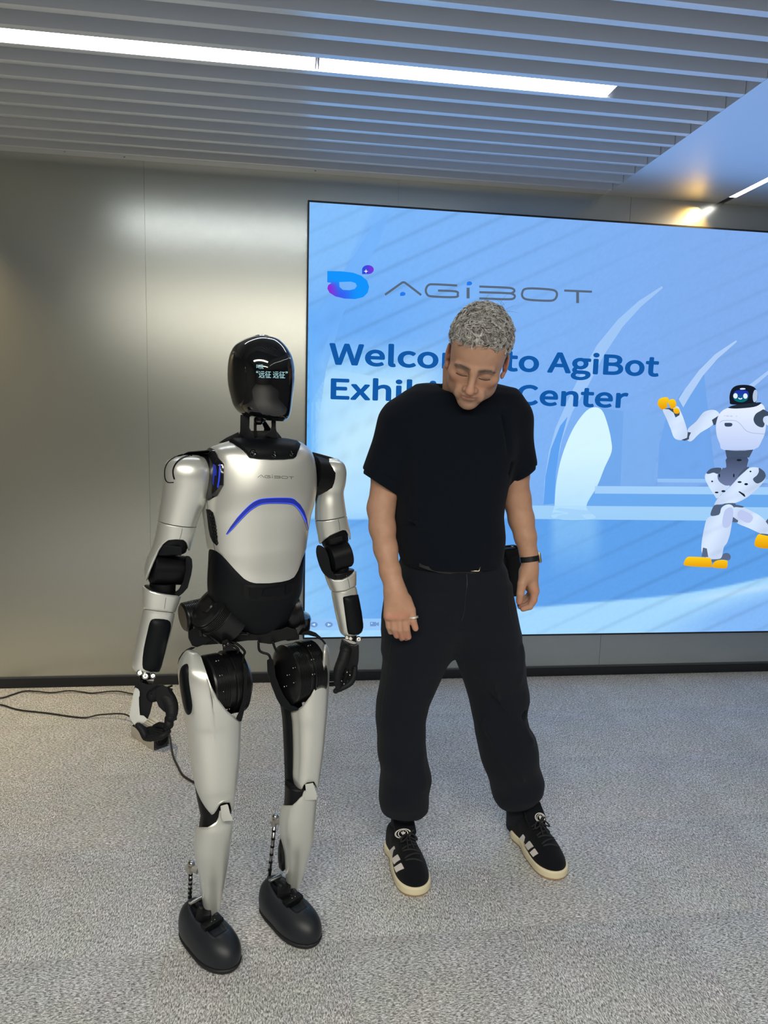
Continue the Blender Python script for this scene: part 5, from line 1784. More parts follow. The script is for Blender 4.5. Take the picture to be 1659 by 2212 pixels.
def chain(F, p, r, k=.004):
    for i in range(len(p) - 1):
        F.u(F.cone(p[i], p[i + 1], r[i], r[i + 1]), k if i == 0 else .0015)
    return F


mmL = 2.02 / 1500
KNL = []


def hand_left(F):
    # back of the hand to the camera, fingers hanging and curled under
    z = zf(800, 1250, 10.37)
    Yh = 1.950
    pt = lambda x, y, dY=0: P(*z([(x, y)])[0], Yh + dY)
    wr, kn_c = pt(560, 210, .012), pt(580, 800)
    for a, b, ra, rb in ((pt(430, 300, .01), pt(390, 840, .004), .0155, .0130), (pt(530, 300, .004), pt(520, 830, -.004), .0165, .0135), (pt(620, 320, .004), pt(650, 830, -.006), .0170, .0140), (pt(700, 330, .008), pt(770, 800, -.003), .0165, .0140)):
        F.u(F.cone(a, b, ra, rb), .016)
    F.u(F.cone(pt(560, 150, .012), pt(560, 420, .008), .024, .022), .02)
    F.u(F.cone(pt(520, 450, .016), pt(560, 760, .016), .020, .018), .015)
    # fingers: knuckle, middle joint, tip turned back
    chain(F, [pt(785, 830, -.004), pt(815, 1130, .000), pt(850, 1300, .014), pt(800, 1330, .034)], [.0118, .0102, .0096, .0082])
    chain(F, [pt(640, 850, -.006), pt(665, 1140, -.004), pt(720, 1310, .010), pt(700, 1340, .032)], [.0118, .0102, .0095, .0082])
    chain(F, [pt(505, 850, -.004), pt(525, 1120, -.002), pt(590, 1270, .012), pt(600, 1290, .032)], [.0112, .0097, .0091, .0079])
    chain(F, [pt(390, 850, .002), pt(410, 1070, .004), pt(455, 1190, .016), pt(480, 1200, .032)], [.0102, .0087, .0082, .0072])
    for x, y in ((775, 830), (640, 845), (510, 850), (395, 850)):
        F.u(F.ell(pt(x, y, -.009), (.0085, .006, .0085)), .010)
    chain(F, [pt(800, 480, .012), pt(915, 700, .0), pt(955, 940, -.006), pt(1010, 1110, -.004)], [.0175, .0135, .0112, .0092], .016)
    F.u(F.ell(pt(1020, 1110, -.010), (.007, .004, .009)), .004)


Ls = [P(872, 930, 2.10), P(838, 1020, 2.105), P(823, 1098, 2.085), P(826, 1140, 2.06), P(833, 1185, 2.025), P(843, 1235, 1.985), P(850, 1272, 1.965)]
lr = [.058, .049, .0402, .0378, .0335, .0292, .0255]
allp = np.array(Ls + [P(815, 1390, 1.93), P(910, 1390, 1.93), P(870, 1390, 2.02)])
meL = arm(Ls, lr, hand_left, allp.min(0) - .06, allp.max(0) + .05)


def hand_right(F):
    z = zf(1050, 1150, 11.06)
    Yh = 2.075
    pt = lambda x, y, dY=0: P(*z([(x, y)])[0], Yh + dY)
    F.u(F.cone(pt(1060, 800), pt(1060, 980), .0215, .023), .02)
    for dY, xo, r in ((-.006, 0, .0150), (.012, -10, .0150), (.030, -25, .0140), (.045, -50, .0125)):
        F.u(F.cone(pt(1040, 960, dY * .5 + .004), pt(1150 + xo, 1400, dY), r + .003, r), .016)
    F.u(F.cone(pt(980, 980, .01), pt(1040, 1260, .02), .020, .016), .02)
    chain(F, [pt(1165, 1410, -.008), pt(1135, 1620, -.012), pt(1045, 1775, -.010), pt(880, 1830, -.004)], [.0128, .0118, .0104, .0088])
    chain(F, [pt(1150, 1420, .012), pt(1080, 1660, .010), pt(960, 1760, .010), pt(820, 1780, .010)], [.0125, .0112, .0100, .0085])
    chain(F, [pt(1120, 1400, .030), pt(1040, 1580, .030), pt(920, 1680, .026), pt(800, 1740, .022)], [.0115, .0105, .0095, .0080])
    chain(F, [pt(1090, 1370, .046), pt(1020, 1500, .046), pt(930, 1570, .040), pt(860, 1620, .034)], [.0105, .0092, .0085, .0072])
    F.u(F.ell(pt(1185, 1400, -.012), (.008, .007, .009)), .010)
    chain(F, [pt(960, 960, -.004), pt(860, 1230, -.016), pt(820, 1460, -.020), pt(790, 1660, -.016)], [.0200, .0150, .0125, .0098], .018)


Rs = [P(1100, 925, 2.09), P(1110, 1020, 2.11), P(1117, 1080, 2.12), P(1126, 1122, 2.11), P(1135, 1160, 2.095), P(1142, 1196, 2.085), P(1146, 1226, 2.078)]
rr_ = [.055, .046, .0415, .0385, .0325, .0255, .0215]
allp = np.array(Rs + [P(1105, 1330, 2.05), P(1175, 1330, 2.05), P(1140, 1330, 2.13)])
meR = arm(Rs, rr_, hand_right, allp.min(0) - .06, allp.max(0) + .05)


def arm_tone(side):
    def f(v):
        c = np.tile(SK * (1.02, 1.0, .98), (len(v), 1))
        px = projv(v)
        if side == 'L':
            kn = zf(800, 1250, 10.37)([(775, 820), (640, 840), (510, 850), (395, 860), (850, 1290), (720, 1300), (590, 1260), (1000, 1080)])
        else:
            kn = zf(1050, 1150, 11.06)([(1180, 1400), (1140, 1640), (850, 1820), (790, 1650)])
        for x, y in kn:
            w = np.exp(-((px[:, 0] - x) ** 2 + (px[:, 1] - y) ** 2) / 60.)
            c = blend(c, (.58, .23, .16), .55 * w)
        return c
    return f


add_tone(meL, arm_tone('L'))
add_tone(meR, arm_tone('R'))
# trunk under the clothes joins the head and arms
F = Field((.10, 1.90, .95), (1.0, 2.32, 1.66), .008)
F.u(F.cone(Ls[0], P(1003, 890, 2.09), .055, .06))
F.u(F.cone(Rs[0], P(1003, 890, 2.09), .052, .06), .03)
F.u(F.cone(P(1003, 890, 2.09), h2w(nb_ * .55 + np.array((0, .030, -.045)) * .45), .062, .055), .02)
F.u(F.cone(P(985, 950, 2.11), P(975, 1200, 2.14), .10, .10), .06)
meT = F.mesh()
relax(meT, 2)
add_tone(meT, lambda v: np.tile(SK, (len(v), 1)))
bm = bmesh.new()
for m_ in (me, meL, meR, meT): bm.from_mesh(m_)
mj = bpy.data.meshes.new('m')
bm.to_mesh(mj)
bm.free()
body = link('body', mj, M_skin, man)
bbv = bvh_of(body)

# ---- T-shirt
SR_ = math.radians(8)
rows = [rowp(905, 1112, 836, 2.085, .40), rowp(880, 1122, 850, 2.085, .50), rowp(858, 1124, 872, 2.09, .56), rowp(850, 1124, 900, 2.09, .62), rowp(848, 1118, 945, 2.095, .68), rowp(851, 1106, 1000, 2.10, .74),
        rowp(855, 1092, 1050, 2.105, .80), rowp(856, 1086, 1080, 2.11, .84), rowp(850, 1082, 1112, 2.115, .86), rowp(854, 1084, 1155, 2.12, .86), rowp(862, 1083, 1195, 2.125, .84), rowp(870, 1080, 1222, 2.125, .82)]
F = Field((.13, 1.86, .96), (.93, 2.36, 1.69), .0055)
F.u(sect(F, rows, 2.5, 0))
nk = P(1003, 866, 2.09)
F.u(F.cone(P(872, 915, 2.10), P(925, 868, 2.095), .060, .040), .05)
F.u(F.cone(P(1106, 905, 2.095), P(1068, 866, 2.09), .050, .038), .05)
F.u(F.cone(nk + (0, .01, -.02), nk + (.0, .0, .035), .085, .075), .04)
cuffs = []
for a, b, ra, rb in ((P(866, 922, 2.10), P(827, 1041, 2.10), .068, .062), (P(1104, 914, 2.095), P(1121.5, 1022, 2.105), .058, .0475)):
    ax = nrm(b - a)
    ax = nrm((-.52, 0, -.85)) if a[0] < .5 else nrm((.50, 0, -.86))
    d = F.cone(a, b + ax * .05, ra, rb)
    pl = (F.X - b[0]) * ax[0] + (F.Y - b[1]) * ax[1] + (F.Z - b[2]) * ax[2]
    d = np.maximum(d, pl)
    F.u(d, .035)
    cuffs.append((b, ax, rb))
# folds: soft diagonal drapes
wv = .5 + .5 * np.sin(26 * F.Z * 1.0 + 14 * F.X + 3 * np.sin(9 * F.X + 5 * F.Z))
low = np.clip((1.30 - F.Z) / .22, 0, 1)
F.d = F.d + (.0045 * low * (wv - .5) * (F.Y < 2.12)).astype(np.float32)
pk = P(1093, 1005, 2.06)
for (x0, y0, x1, y1, Y, r, s_) in ((1100, 1000, 1085, 1045, 2.02, .006, 1), (868, 1030, 880, 1080, 2.02, .006, 1), (1078, 870, 1092, 960, 2.0, .004, -1), (900, 1090, 1010, 1150, 1.99, .005, -1), (880, 1120, 1000, 1190, 1.985, .005, -1), (1083, 900, 1098, 975, 1.99, .004, 1)):
    e = F.cone(P(x0, y0, Y), P(x1, y1, Y), r, r * .6)
    (F.u if s_ < 0 else F.sub)(e, .014)
# neckline opening and hollow hem
ax = nrm(np.array((0.02, -.42, .9)))
F.sub(F.cone(nk + (-.006, -.006, .014), nk + (-.020, -.05, .13), .076, .108), .004)
F.sub(F.cone(P(968, 838, 2.05), P(962, 800, 2.04), .018, .03), .008)
zh = P(950, 1236, 2.00)[2]
F.d = np.maximum(F.d, (zh - F.Z) + 0 * F.X + 0 * F.Y)
F.sub(F.cone(P(977, 1225, 2.125) + (0, 0, -.04), P(977, 1225, 2.125) + (0, 0, -.0), .10, .09))
me = F.mesh()
relax(me, 3)
tee = link('t_shirt', me, M_tee, man, label='plain black t-shirt with rolled sleeves')
for b, ax, rb in cuffs:
    a_ = nrm(np.cross(ax, (0, 1, 0)))
    c_ = np.cross(ax, a_)
    rings = []
    for q in np.linspace(0, 2 * math.pi, 40, endpoint=False):
        rd = math.cos(q) * a_ + math.sin(q) * c_
        cen = b + rd * rb - ax * .006
        rings.append([cen + rd * (.0075 * math.cos(t)) + ax * (.017 * math.sin(t)) + rd * .0015 * math.sin(5 * q) for t in np.linspace(0, 2 * math.pi, 10, endpoint=False)])
    rings.append(rings[0])
    MB().rings(rings, cap=False).done('sleeve_cuff', M_tee, tee, smooth=True)
btee = bvh_of(tee)
# ---- trousers
F = Field((.18, 1.86, -.0), (1.02, 2.42, 1.10), .0058)
Yp = 2.135
rw = [rowp(868, 1078, 1203, Yp, .78), rowp(862, 1090, 1225, Yp, .76), rowp(856, 1095, 1255, Yp, .76), rowp(848, 1097, 1295, Yp, .74), rowp(842, 1102, 1335, Yp, .68), rowp(850, 1106, 1365, Yp, .52), rowp(880, 1080, 1392, Yp, .36)]
F.u(sect(F, rw, 2.6))
ll = [(846, 990, 1270, 2.135, 1.2), (840, 985, 1300, 2.132, 1.32), (835, 978, 1350, 2.128, 1.3), (831, 972, 1398, 2.122, 1.25), (827.6, 961, 1432, 2.117, 1.2), (822, 944, 1474, 2.112, 1.12), (814, 926, 1516, 2.105, 1.05), (812.5, 917, 1553, 2.105, 1.1), (815, 917, 1600, 2.11, 1.1), (818, 923, 1640, 2.12, 1.1), (823.5, 930, 1675, 2.13, 1.1), (823, 929, 1700, 2.135, 1.1), (819, 926, 1725, 2.137, 1.05), (819, 921, 1744, 2.14, .95), (826, 912, 1754, 2.145, .85)]
F.u(sect(F, [rowp(a, b, y, Y, k) for a, b, y, Y, k in ll], 2.4), .06)
rl = [(985, 1086, 1270, 2.137, 1.3), (980, 1095, 1300, 2.137, 1.5), (976, 1107, 1350, 2.142, 1.38), (974, 1122, 1398, 2.146, 1.2), (990, 1130, 1436, 2.15, 1.1), (1004, 1136, 1478, 2.155, .9), (1015, 1140, 1512, 2.16, .9), (1022, 1136, 1542, 2.165, .95), (1028, 1139, 1567, 2.17, .98), (1031, 1151, 1588, 2.175, .95), (1037, 1157, 1617, 2.18, .95), (1044, 1161, 1650, 2.19, .95), (1053, 1169, 1682, 2.20, .95), (1064, 1168, 1708, 2.205, .95), (1072, 1156, 1727, 2.205, .9), (1080, 1144, 1739, 2.207, .8)]
F.u(sect(F, [rowp(a, b, y, Y, k) for a, b, y, Y, k in rl], 2.4), .05)
# folds
X_, Y_, Z_ = F.X, F.Y, F.Z
left = 1 / (1 + np.exp((X_ - .62) * 60))
fold = np.sin(34 * Z_ + 16 * (X_ - .5) + 2.2 * np.sin(7 * X_ + 11 * Z_)) * np.exp(-((Z_ - .42) / .26) ** 2)
fold2 = np.sin(46 * Z_ - 20 * (X_ - .8) + 2 * np.sin(9 * Z_ + 6 * Y_)) * np.exp(-((Z_ - .20) / .13) ** 2)
F.d = F.d + (.0032 * fold * (1 - left * .5) + .0045 * fold2).astype(np.float32)
cr = P(975, 1398, 2.05)
for (x0, y0, x1, y1, Y, r) in ((1000, 1350, 1075, 1500, 2.03, .006), (1015, 1420, 1110, 1560, 2.05, .006), (1125, 1400, 1120, 1470, 2.06, .006), (925, 1420, 930, 1500, 2.03, .007), (1040, 1560, 1130, 1690, 2.09, .007), (1120, 1560, 1150, 1600, 2.10, .007), (905, 1640, 915, 1700, 2.05, .006), (960, 1280, 905, 1330, 2.0, .005)):
    F.u(F.cone(P(x0, y0, Y), P(x1, y1, Y), r, r * .5), .022)
for (x0, y0, x1, y1, Y, r) in ((1003, 1255, 1000, 1330, 2.015, .003), (1132, 1540, 1120, 1556, 2.10, .010), (1150, 1572, 1134, 1566, 2.12, .007)):
    F.sub(F.cone(P(x0, y0, Y), P(x1, y1, Y), r, r * .6), .008)
me = F.mesh()
relax(me, 3)
trs = link('trousers', me, M_trs, man, label='loose dark charcoal trousers gathered at the ankles')
btr = bvh_of(trs)
# ankles inside the shoes
for a, b, r in ((P(870, 1752, 2.185), PZ(868, 1835, .03) + (0, .05, 0), .036), (P(1118, 1740, 2.235), PZ(1120, 1798, .03) + (0, .04, 0), .036)):
    MB().tube([a + (0, 0, .03), a, (a + b) / 2, b], [r * 1.15, r * 1.1, r, r * .9], 28).done('sock', M_trs, man, smooth=True)
# fly, side seams, pocket
line_patch('fly_seam', btr, [(1008, 1240), (1009, 1262), (1005, 1290), (1003, 1320), (996, 1342)], 1.3, M_belt, trs, off=.001)
line_patch('side_seam', btr, [(846, 1385), (838, 1430), (834, 1470), (826, 1520), (823, 1560)], 1.0, M_lace, trs, off=.001)
line_patch('side_seam', btr, [(1092, 1240), (1098, 1270), (1100, 1310), (1108, 1350)], 1.0, M_lace, trs, off=.001)
# belt and buckle
bl = []
for x, y in ((905, 1226), (925, 1233), (950, 1240), (985, 1243), (1010, 1242), (1035, 1239), (1062, 1230)):
    bl.append(P(x, y - 8, 2.008 if 920 < x < 1050 else 2.02))
mb = MB()
rings = []
for i, p in enumerate(bl):
    rings.append([p + (0, -.002, .010), p + (0, .004, .010), p + (0, .004, -.008), p + (0, -.002, -.008)])
mb.rings(rings)
mb.done('belt', M_belt, man, smooth=True, sharp=40)
bq = [P(1017, 1233.5, 1.998), P(1034.5, 1233.5, 1.998), P(1037.5, 1224.5, 1.998)]
MB().tube([bq[0], bq[1], bq[2]], .0018, 8).tube([bq[0], bq[0] + (-.001, 0, .014)], .0016, 8).done('belt_buckle', M_buck, man, smooth=True)

# ---- ring, watch, pouch
z = zf(800, 1250, 10.37)
rc = P(*z([(962, 868)])[0], 1.944)
rax = nrm(P(*z([(955, 940)])[0], 1.944) - P(*z([(915, 700)])[0], 1.95))
MB().lathe(rc, rax, [(.0120, -.0026), (.0150, -.0026), (.0150, .0026), (.0120, .0026), (.0120, -.0026)], 32).done('ring', M_silverr, man, smooth=True, sharp=40)
wc = P(1143.5, 1207, 2.083)
wax = nrm(Rs[-1] - Rs[-2])
u1 = nrm(np.cross(wax, (0, 1, 0)))
if u1[0] < 0: u1 = -u1
u2 = np.cross(wax, u1)
rs_ = []
for q in np.linspace(0, 2 * math.pi, 48, endpoint=False):
    rd = math.cos(q) * u1 + math.sin(q) * u2
    rad = .0282
    rs_.append([wc + rd * (rad - .001) - wax * .009, wc + rd * (rad + .002) - wax * .0085, wc + rd * (rad + .002) + wax * .0085, wc + rd * (rad - .001) + wax * .009])
rs_.append(rs_[0])
M_wband = mat('watch_band', (.03, .033, .04), rough=.35, metal=.6)
wt = empty('wristwatch', tuple(wc), 'dark link band watch with brass coloured case on the wrist beside the pouch', 'watch')
MB().rings(rs_, cap=False).done('band', M_wband, wt, smooth=True, sharp=30)
for k in range(9):
    q = -2.2 + .34 * k
    rd = math.cos(q) * u1 + math.sin(q) * u2
    t = -math.sin(q) * u1 + math.cos(q) * u2
    MB().box((-.0008, -.0034, -.0082), (.0008, .0034, .0082), R=np.stack([rd, t, wax], 1), c=wc + rd * .0306).done('band_link', M_wband, wt, bevel=.0005)
Rw = np.stack([u1, u2, wax], 1)
MB().box((.0, -.015, -.0165), (.0065, .015, .0165), R=Rw, c=wc + u1 * .0270).done('case', mat('brass_case', (.55, .47, .30), rough=.3, metal=.9), wt, bevel=.002)
MB().box((.0065, -.012, -.0135), (.008, .012, .0135), R=Rw, c=wc + u1 * .0270).done('glass', M_rgloss, wt, bevel=.0005)

pa, pb = P(1105, 1200, 2.27), P(1111, 1268, 2.26)
F = Field(np.minimum(pa, pb) - .09, np.maximum(pa, pb) + .08, .0035)
F.u(F.box((pa + pb) / 2 + (0, 0, -.004), (.033, .036, .082), .026, np.stack([nrm(np.array((1, 0, .15))), (0, 1, 0), nrm(np.array((-.15, 0, 1)))], 1)))
me = F.mesh()
relax(me, 2)
M_pouch = mat('pouch_nylon', (.006, .0075, .011), rough=.6, spec=.3, bump=(1500, .3))
pouch = link('pouch', me, M_pouch, None)
tagk(pouch, 'black cylindrical nylon pouch hanging at the hip behind the hand wearing the watch', 'bag')
F = Field(pa - .08, pa + .08, .0035)
F.u(F.box(pa + (-.004, 0, .012), (.035, .040, .020), .016, np.stack([nrm(np.array((1, 0, .10))), (0, 1, 0), nrm(np.array((-.10, 0, 1)))], 1)))
me = F.mesh()
relax(me, 2)
link('lid', me, M_pouch, pouch)
MB().tube(crs([P(1083, 1188, 2.24), P(1088, 1182, 2.24), P(1100, 1180, 2.24), P(1113, 1180, 2.24), P(1118, 1184, 2.24)], 4), .0035, 8).done('strap', M_pouch, pouch, smooth=True)
MB().tube([P(1103, 1180.5, 2.235), P(1110, 1180.5, 2.235)], .0022, 8).done('strap_clip', M_chrome, pouch, smooth=True)
for x, y in ((1128.5, 1201), (1130.5, 1216.5)): MB().ball(P(x, y, 2.06), .0018, 8).done('clasp_pin', M_chrome, wt, smooth=True)


# ---- hair
F = Field((-.13, -.13, -.10), (.13, .15, .175), .0028)
cap = F.ell((0, .018, .054), (.083, .100, .091))
cap = np.minimum(cap, F.ell((0, -.030, .083), (.068, .060, .050)))
nz = .0020 * (np.sin(95 * F.X + 2 * np.sin(60 * F.Z)) * np.sin(88 * F.Y + 1.7 * np.sin(70 * F.X)) * np.sin(84 * F.Z + 2 * np.sin(50 * F.Y)))
cap = cap + nz.astype(np.float32)
hl = np.interp(F.Y.ravel(), [-.13, -.085, -.065, -.048, -.030, -.012, .0, .03, .06, .10, .15], [.076, .074, .070, .055, .030, -.004, -.002, -.005, -.030, -.055, -.06]).astype(np.float32).reshape(F.Y.shape)
hl = hl + .012 * np.clip((np.abs(F.X) - .030) / .03, 0, 1) * (F.Y < -.05) * -1.0
F.d = np.maximum(cap, (hl - F.Z))
F.sub(F.ell((.084, .014, -.012), (.010, .020, .034)), .004)
F.sub(F.ell((-.084, .014, -.012), (.010, .020, .034)), .004)
me = F.mesh()
co = relax(me, 1)
wv = np.array([h2w(p) for p in co], np.float32)
me.vertices.foreach_set('co', wv.ravel())
me.update()
hair = link('hair', me, M_haird, man, label='short curly grey hair')  # dark cap puts the shade between the curls into its colour
nv = len(me.vertices)
no = np.zeros(nv * 3, np.float32)
me.vertices.foreach_get('normal', no)
no = no.reshape(-1, 3)
r2 = np.random.default_rng(11)
sets = {M_hair: MB(), M_hairl: MB(), M_haird: MB()}
locz = co[:, 2]
locy = co[:, 1]
wgt = np.where((locz > .055) | (locy > .03), 1.0, .0) + np.where((locz > .0) & (locy > -.03), .35, 0)
nlocal = (no @ HM)
wgt = wgt * (np.abs(locz - np.interp(locy, [-.13, -.085, -.03, .1], [.076, .074, .03, -.055])) > .004)
ids = r2.choice(nv, 2700, p=wgt / wgt.sum())
for k, i in enumerate(ids):
    p0, n = wv[i].astype(float), no[i].astype(float)
    up = locz[i] > .045
    Lc = r2.uniform(.018, .038) if up else r2.uniform(.008, .016)
    lift = r2.uniform(.005, .018) if up else .003
    sd = HM @ np.array((math.sin(p0[0] * 90 + k) + .6 * r2.normal(), -.5 + .9 * r2.normal(), -.5 + .5 * r2.normal()))
    t = nrm(sd - n * n.dot(sd))
    b = np.cross(n, t)
    cu = r2.choice([-1, 1]) * r2.uniform(50, 150)
    tone_ = r2.choice(3, p=[.44, .40, .16])
    for c_ in range(5):
        q = p0 - n * .002 + t * r2.normal() * .0016 + b * (c_ - 3) * .0008
        pts = [q.copy()]
        ang = r2.normal() * .12
        m_ = 7
        lf = lift * r2.uniform(.85, 1.1)
        L1 = Lc * r2.uniform(.8, 1.1)
        for j in range(m_):
            ang += cu * (1 + .06 * (c_ - 3)) * L1 / m_
            f = (j + 1) / m_
            q = q + (t * math.cos(ang) + b * math.sin(ang)) * L1 / m_ + n * (lf * (math.cos(math.pi * f * .85)) * 1.6 / m_)
            pts.append(q.copy())
        rd = r2.uniform(.00038, .00062)
        tt = tone_ if r2.random() < .7 else r2.choice(3)
        list(sets.values())[tt].tube(pts, list(rd * np.array([1, 1.1, 1.1, 1.05, .95, .8, .55, .2])), 3, cap=False)
for kk_, (m_, mb) in enumerate(sets.items()):
    o_ = mb.done('hair_curls', m_, hair, smooth=True)
    o_['kind'] = 'stuff'
# loose wisps on top
mb = MB()
top = h2w((0, .03, .145))
for k in range(22):
    a = h2w((r2.uniform(-.05, .05), r2.uniform(-.01, .07), .132 + r2.uniform(-.01, .006)))
    d = nrm(np.array((r2.normal() * .5, r2.normal() * .4, 1.0)))
    s_ = nrm(np.cross(d, (0, 1, 0))) * r2.choice([-1, 1])
    L_ = r2.uniform(.012, .034)
    mb.tube([a + d * L_ * f + s_ * L_ * 1.2 * f * f for f in np.linspace(0, 1, 6)], [.00025] * 5 + [.0001], 4, cap=False)
o_ = mb.done('hair_wisps', M_haird, hair, smooth=True)
o_['kind'] = 'stuff'
# eyebrows and lash lines
for s_ in (-1, 1):
    mb = MB()
    for k in range(70):
        u = r2.uniform(0, 1)
        x = s_ * (.011 + .040 * u)
        l0 = np.array((x, -.115, .0115 + .0040 * (1 - (2 * u - .9) ** 2) + r2.uniform(-.0028, .0028)))
        o1, d1 = h2w(l0 + (0, -.02, 0)), nrm(HM @ np.array((0, 1., 0)))
        h_ = bbv.ray_cast(Vector(o1), Vector(d1))
        if h_[0] is None: continue
        q = np.array(h_[0])
        dd = HM @ np.array((s_ * .0075, .0015 + .003 * u, .0012 + r2.uniform(-.0015, .0015)))
        mb.tube([q + HM @ np.array((0, .0006, 0)), q + dd * .5 + HM @ np.array((0, -.0012, 0)), q + dd], [.0004, .00035, .0001], 4, cap=False)
    o_ = mb.done('eyebrow', M_haird, man, smooth=True)
    o_['kind'] = 'stuff'
    ls = []
    for u in np.linspace(-1, 1, 9):
        o1 = h2w((s_ * .031 + .0155 * u, -.14, -.0110 - .0022 * (1 - u * u)))
        h_ = bbv.ray_cast(Vector(o1), Vector(nrm(HM @ np.array((0, 1., 0)))))
        if h_[0] is not None: ls.append(np.array(h_[0]) - HM @ np.array((0, .0003, 0)))
    MB().tube(ls, .0011, 6).done('eyelashes', M_lash, man, smooth=True)


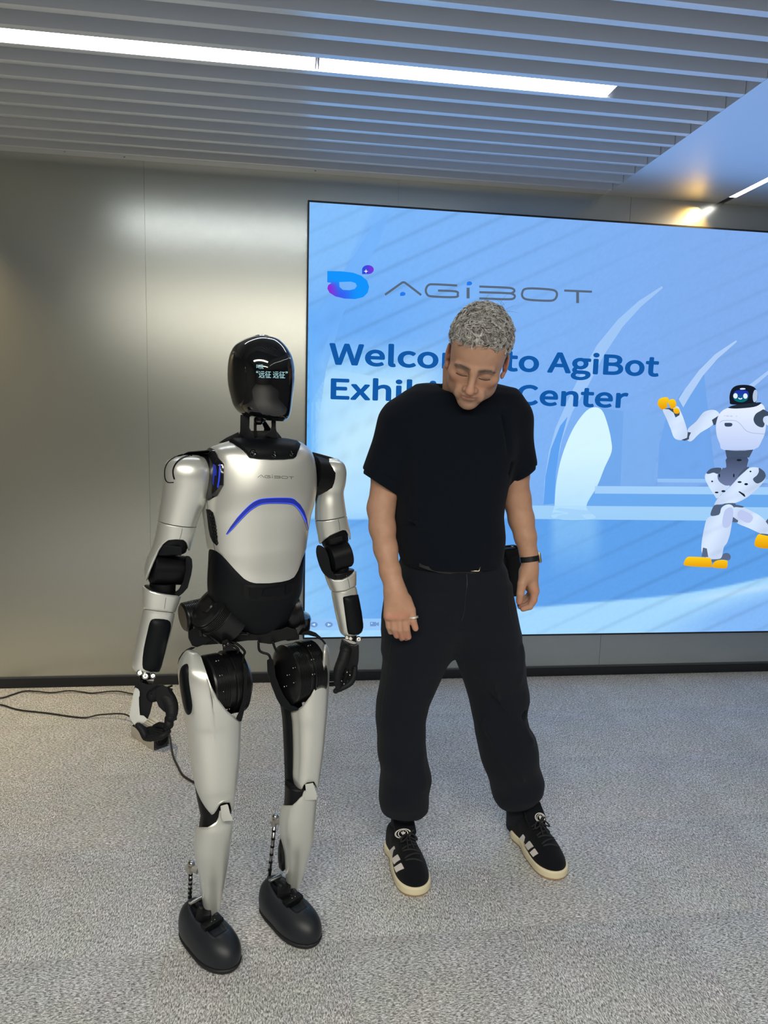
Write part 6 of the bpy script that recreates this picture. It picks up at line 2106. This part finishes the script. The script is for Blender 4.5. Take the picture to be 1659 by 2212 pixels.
# ---- sneakers
def sneaker(heel_px, toe_px, flip, stripes_px, logo_c, zz_, Lset=.292):
    h0, t0 = PZ(*heel_px, 0), PZ(*toe_px, 0)
    d = nrm(t0 - h0)
    s = np.array((-d[1], d[0], 0))
    o = t0 - d * Lset
    R = np.stack([d, s, (0, 0, 1)], 1)
    L = Lset
    loc = lambda x, y, z: o + d * x + s * y + np.array((0, 0, z))
    cs = np.array([loc(x, y, z) for x in (-.03, L + .03) for y in (-.08, .08) for z in (-.005, .16)])

    def plan(F, g):
        F.u(F.ell(loc(L - .055, -.004 * flip, 0), (.056 + g, .053 + g, .3), R))
        F.u(F.ell(loc(L - .105, -.004 * flip, 0), (.075 + g, .053 + g, .3), R), .02)
        F.u(F.ell(loc(.048, 0, 0), (.049 + g, .043 + g, .3), R), .02)
        F.u(F.box(loc(.10, 0, 0), (.06, .042 + g, .2), .02, R), .03)

    # upper
    F = Field(cs.min(0), cs.max(0), .003)
    F.u(F.ell(loc(L - .062, -.004 * flip, .030), (.060, .0505, .036), R))
    F.u(F.ell(loc(L - .115, -.003 * flip, .040), (.076, .0505, .048), R), .03)
    F.u(F.cone(loc(L - .10, 0, .045), loc(L * .38, 0, .088), .030, .032), .03)
    F.u(F.ell(loc(.058, 0, .050), (.056, .043, .066), R), .02)
    F.u(F.box(loc(.075, 0, .055), (.05, .041, .048), .025, R), .02)
    F.sub(F.ell(loc(.060, 0, .125), (.050, .031, .055), R), .006)
    F.d = np.maximum(F.d, (.024 - F.Z) + 0 * F.X + 0 * F.Y)
    me = F.mesh()
    relax(me, 3)
    up = link('sneaker', me, M_suede, man, label='black suede sneaker with three white stripes')
    # soles
    for nm, z0, z1, g, m_ in (('sole', .006, .031, .0035, M_cream), ('outsole', .0, .007, .0015, M_gum)):
        F = Field(cs.min(0) - .006, cs.max(0) * (1, 1, 0) + (.006, .006, .045), .003)
        plan(F, g)
        F.d = np.maximum(F.d, np.maximum(F.Z - z1, z0 - F.Z) + 0 * F.X + 0 * F.Y)
        me = F.mesh()
        relax(me, 2)
        link(nm, me, m_, up)
    bu = bvh_of(up)
    for q in stripes_px:
        plane_patch('stripe', bu, zz_(q), M_white, up, off=.0028, thick=.005)
    # tongue
    F = Field(cs.min(0), cs.max(0), .003)
    F.u(F.box(loc(L * .365, 0, .130), (.034, .037, .009), .007, np.stack([nrm(d * .8 - np.array((0, 0, .62))), s, nrm(d * .62 + np.array((0, 0, .8)))], 1)))
    F.u(F.box(loc(L * .45, 0, .100), (.032, .031, .008), .006, np.stack([nrm(d * .8 - np.array((0, 0, .6))), s, nrm(d * .6 + np.array((0, 0, .8)))], 1)), .01)
    me = F.mesh()
    relax(me, 2)
    tg = link('tongue', me, M_suede, up)
    bt_ = bvh_of(tg)
    cx, cy, rx, ry, rot = logo_c

    def el(k, n=24, ox=0, oy=0, kx=1.0):
        out = []
        for q in np.linspace(0, 2 * math.pi, n, endpoint=False):
            x, y = rx * k * kx * math.cos(q), ry * k * math.sin(q)
            out.append((cx + ox + x * math.cos(rot) - y * math.sin(rot), cy + oy + x * math.sin(rot) + y * math.cos(rot)))
        return out
    for k1, k2, kx in ((1.0, .86, 1.0), (.80, .70, .78)):
        a, b = el(k1, kx=kx), el(k2, kx=kx * .97)
        for lo_, hi_ in ((0, 13), (12, 25)):
            aa, bb_ = (a + a[:1])[lo_:hi_], (b + b[:1])[lo_:hi_]
            patch('tongue_emblem', bt_, zz_(aa + bb_[::-1]), M_white, tg, off=.0012, thick=.002, step=0, sharp=30)
    for a_ in (-.75, 0, .75):
        lx_, ly_ = math.sin(a_), -math.cos(a_)
        pts = [(cx, cy + ry * .42), (cx + lx_ * rx * .28 - ly_ * -rx * .10, cy + ly_ * ry * .25), (cx + lx_ * rx * .36, cy + ly_ * ry * .62), (cx + lx_ * rx * .28 + ly_ * -rx * .10, cy + ly_ * ry * .25 + (2 if a_ else 0))]
        patch('tongue_emblem', bt_, zz_(pts), M_white, tg, off=.0012, thick=.002, step=0)
    # collar lining
    ring = []
    for q in np.linspace(.5, 2 * math.pi - .5, 30):
        ring.append(loc(.058 + .048 * math.cos(q), .031 * math.sin(q), .088 + .012 * (math.cos(q) < -.2) + .010 * math.cos(q)))
    MB().tube(ring, .0030, 8).done('collar_lining', M_white, up, smooth=True)
    # laces
    for k in range(6):
        x = L * .475 + k * .0175
        zt = np.interp(x, [L * .4, L * .55, L * .75], [.121, .104, .078])
        w_ = .028
        pts = []
        for v in np.linspace(-1, 1, 9):
            q = loc(x + .005 * v * (1 if k % 2 else -1), w_ * v, .2)
            h_ = bu.ray_cast(Vector(q), Vector((0, 0, -1)))
            h2 = bt_.ray_cast(Vector(q), Vector((0, 0, -1)))
            zz0 = max([h[0][2] for h in (h_, h2) if h[0] is not None] + [zt - .02])
            q[2] = zz0 + .0028
            pts.append(q)
        MB().tube(pts, .0034, 6).done('lace', M_lace, up, smooth=True)
    top_ = loc(L * .50, 0, .118)
    for sg in (-1, 1):
        lp = [top_, top_ + s * sg * .018 + (0, 0, .004) + d * .008, top_ + s * sg * .028 + d * .022 + (0, 0, -.008), top_ + s * sg * .012 + d * .020 + (0, 0, -.002), top_ + d * .004]
        MB().tube(crs(lp, 4), .0026, 6).done('lace', M_lace, up, smooth=True)
        e_ = [top_, top_ + d * .020 + s * sg * .006 + (0, 0, -.008), top_ + d * .045 + s * sg * .010 + (0, 0, -.020)]
        MB().tube(crs(e_, 4), .0024, 6).done('lace', M_lace, up, smooth=True)
    # toe cap seam
    return up


ZS = zf(800, 1720, 3.607)
sneaker((854, 1822), (906, 1936.5), 1, [[(145, 425), (180, 390), (202, 430), (166, 468)], [(163, 487), (210, 452), (226, 490), (181, 527)], [(182, 553), (236, 518), (256, 560), (198, 592)]], (255, 291, 64, 38, -.12), ZS)
sneaker((1123, 1799), (1210, 1900.5), 1, [[(1155, 335), (1185, 298), (1213, 330), (1190, 362)], [(1203, 380), (1235, 348), (1263, 390), (1226, 420)], [(1240, 438), (1276, 406), (1301, 445), (1266, 472)]], (1322, 166, 42, 36, .5), ZS)
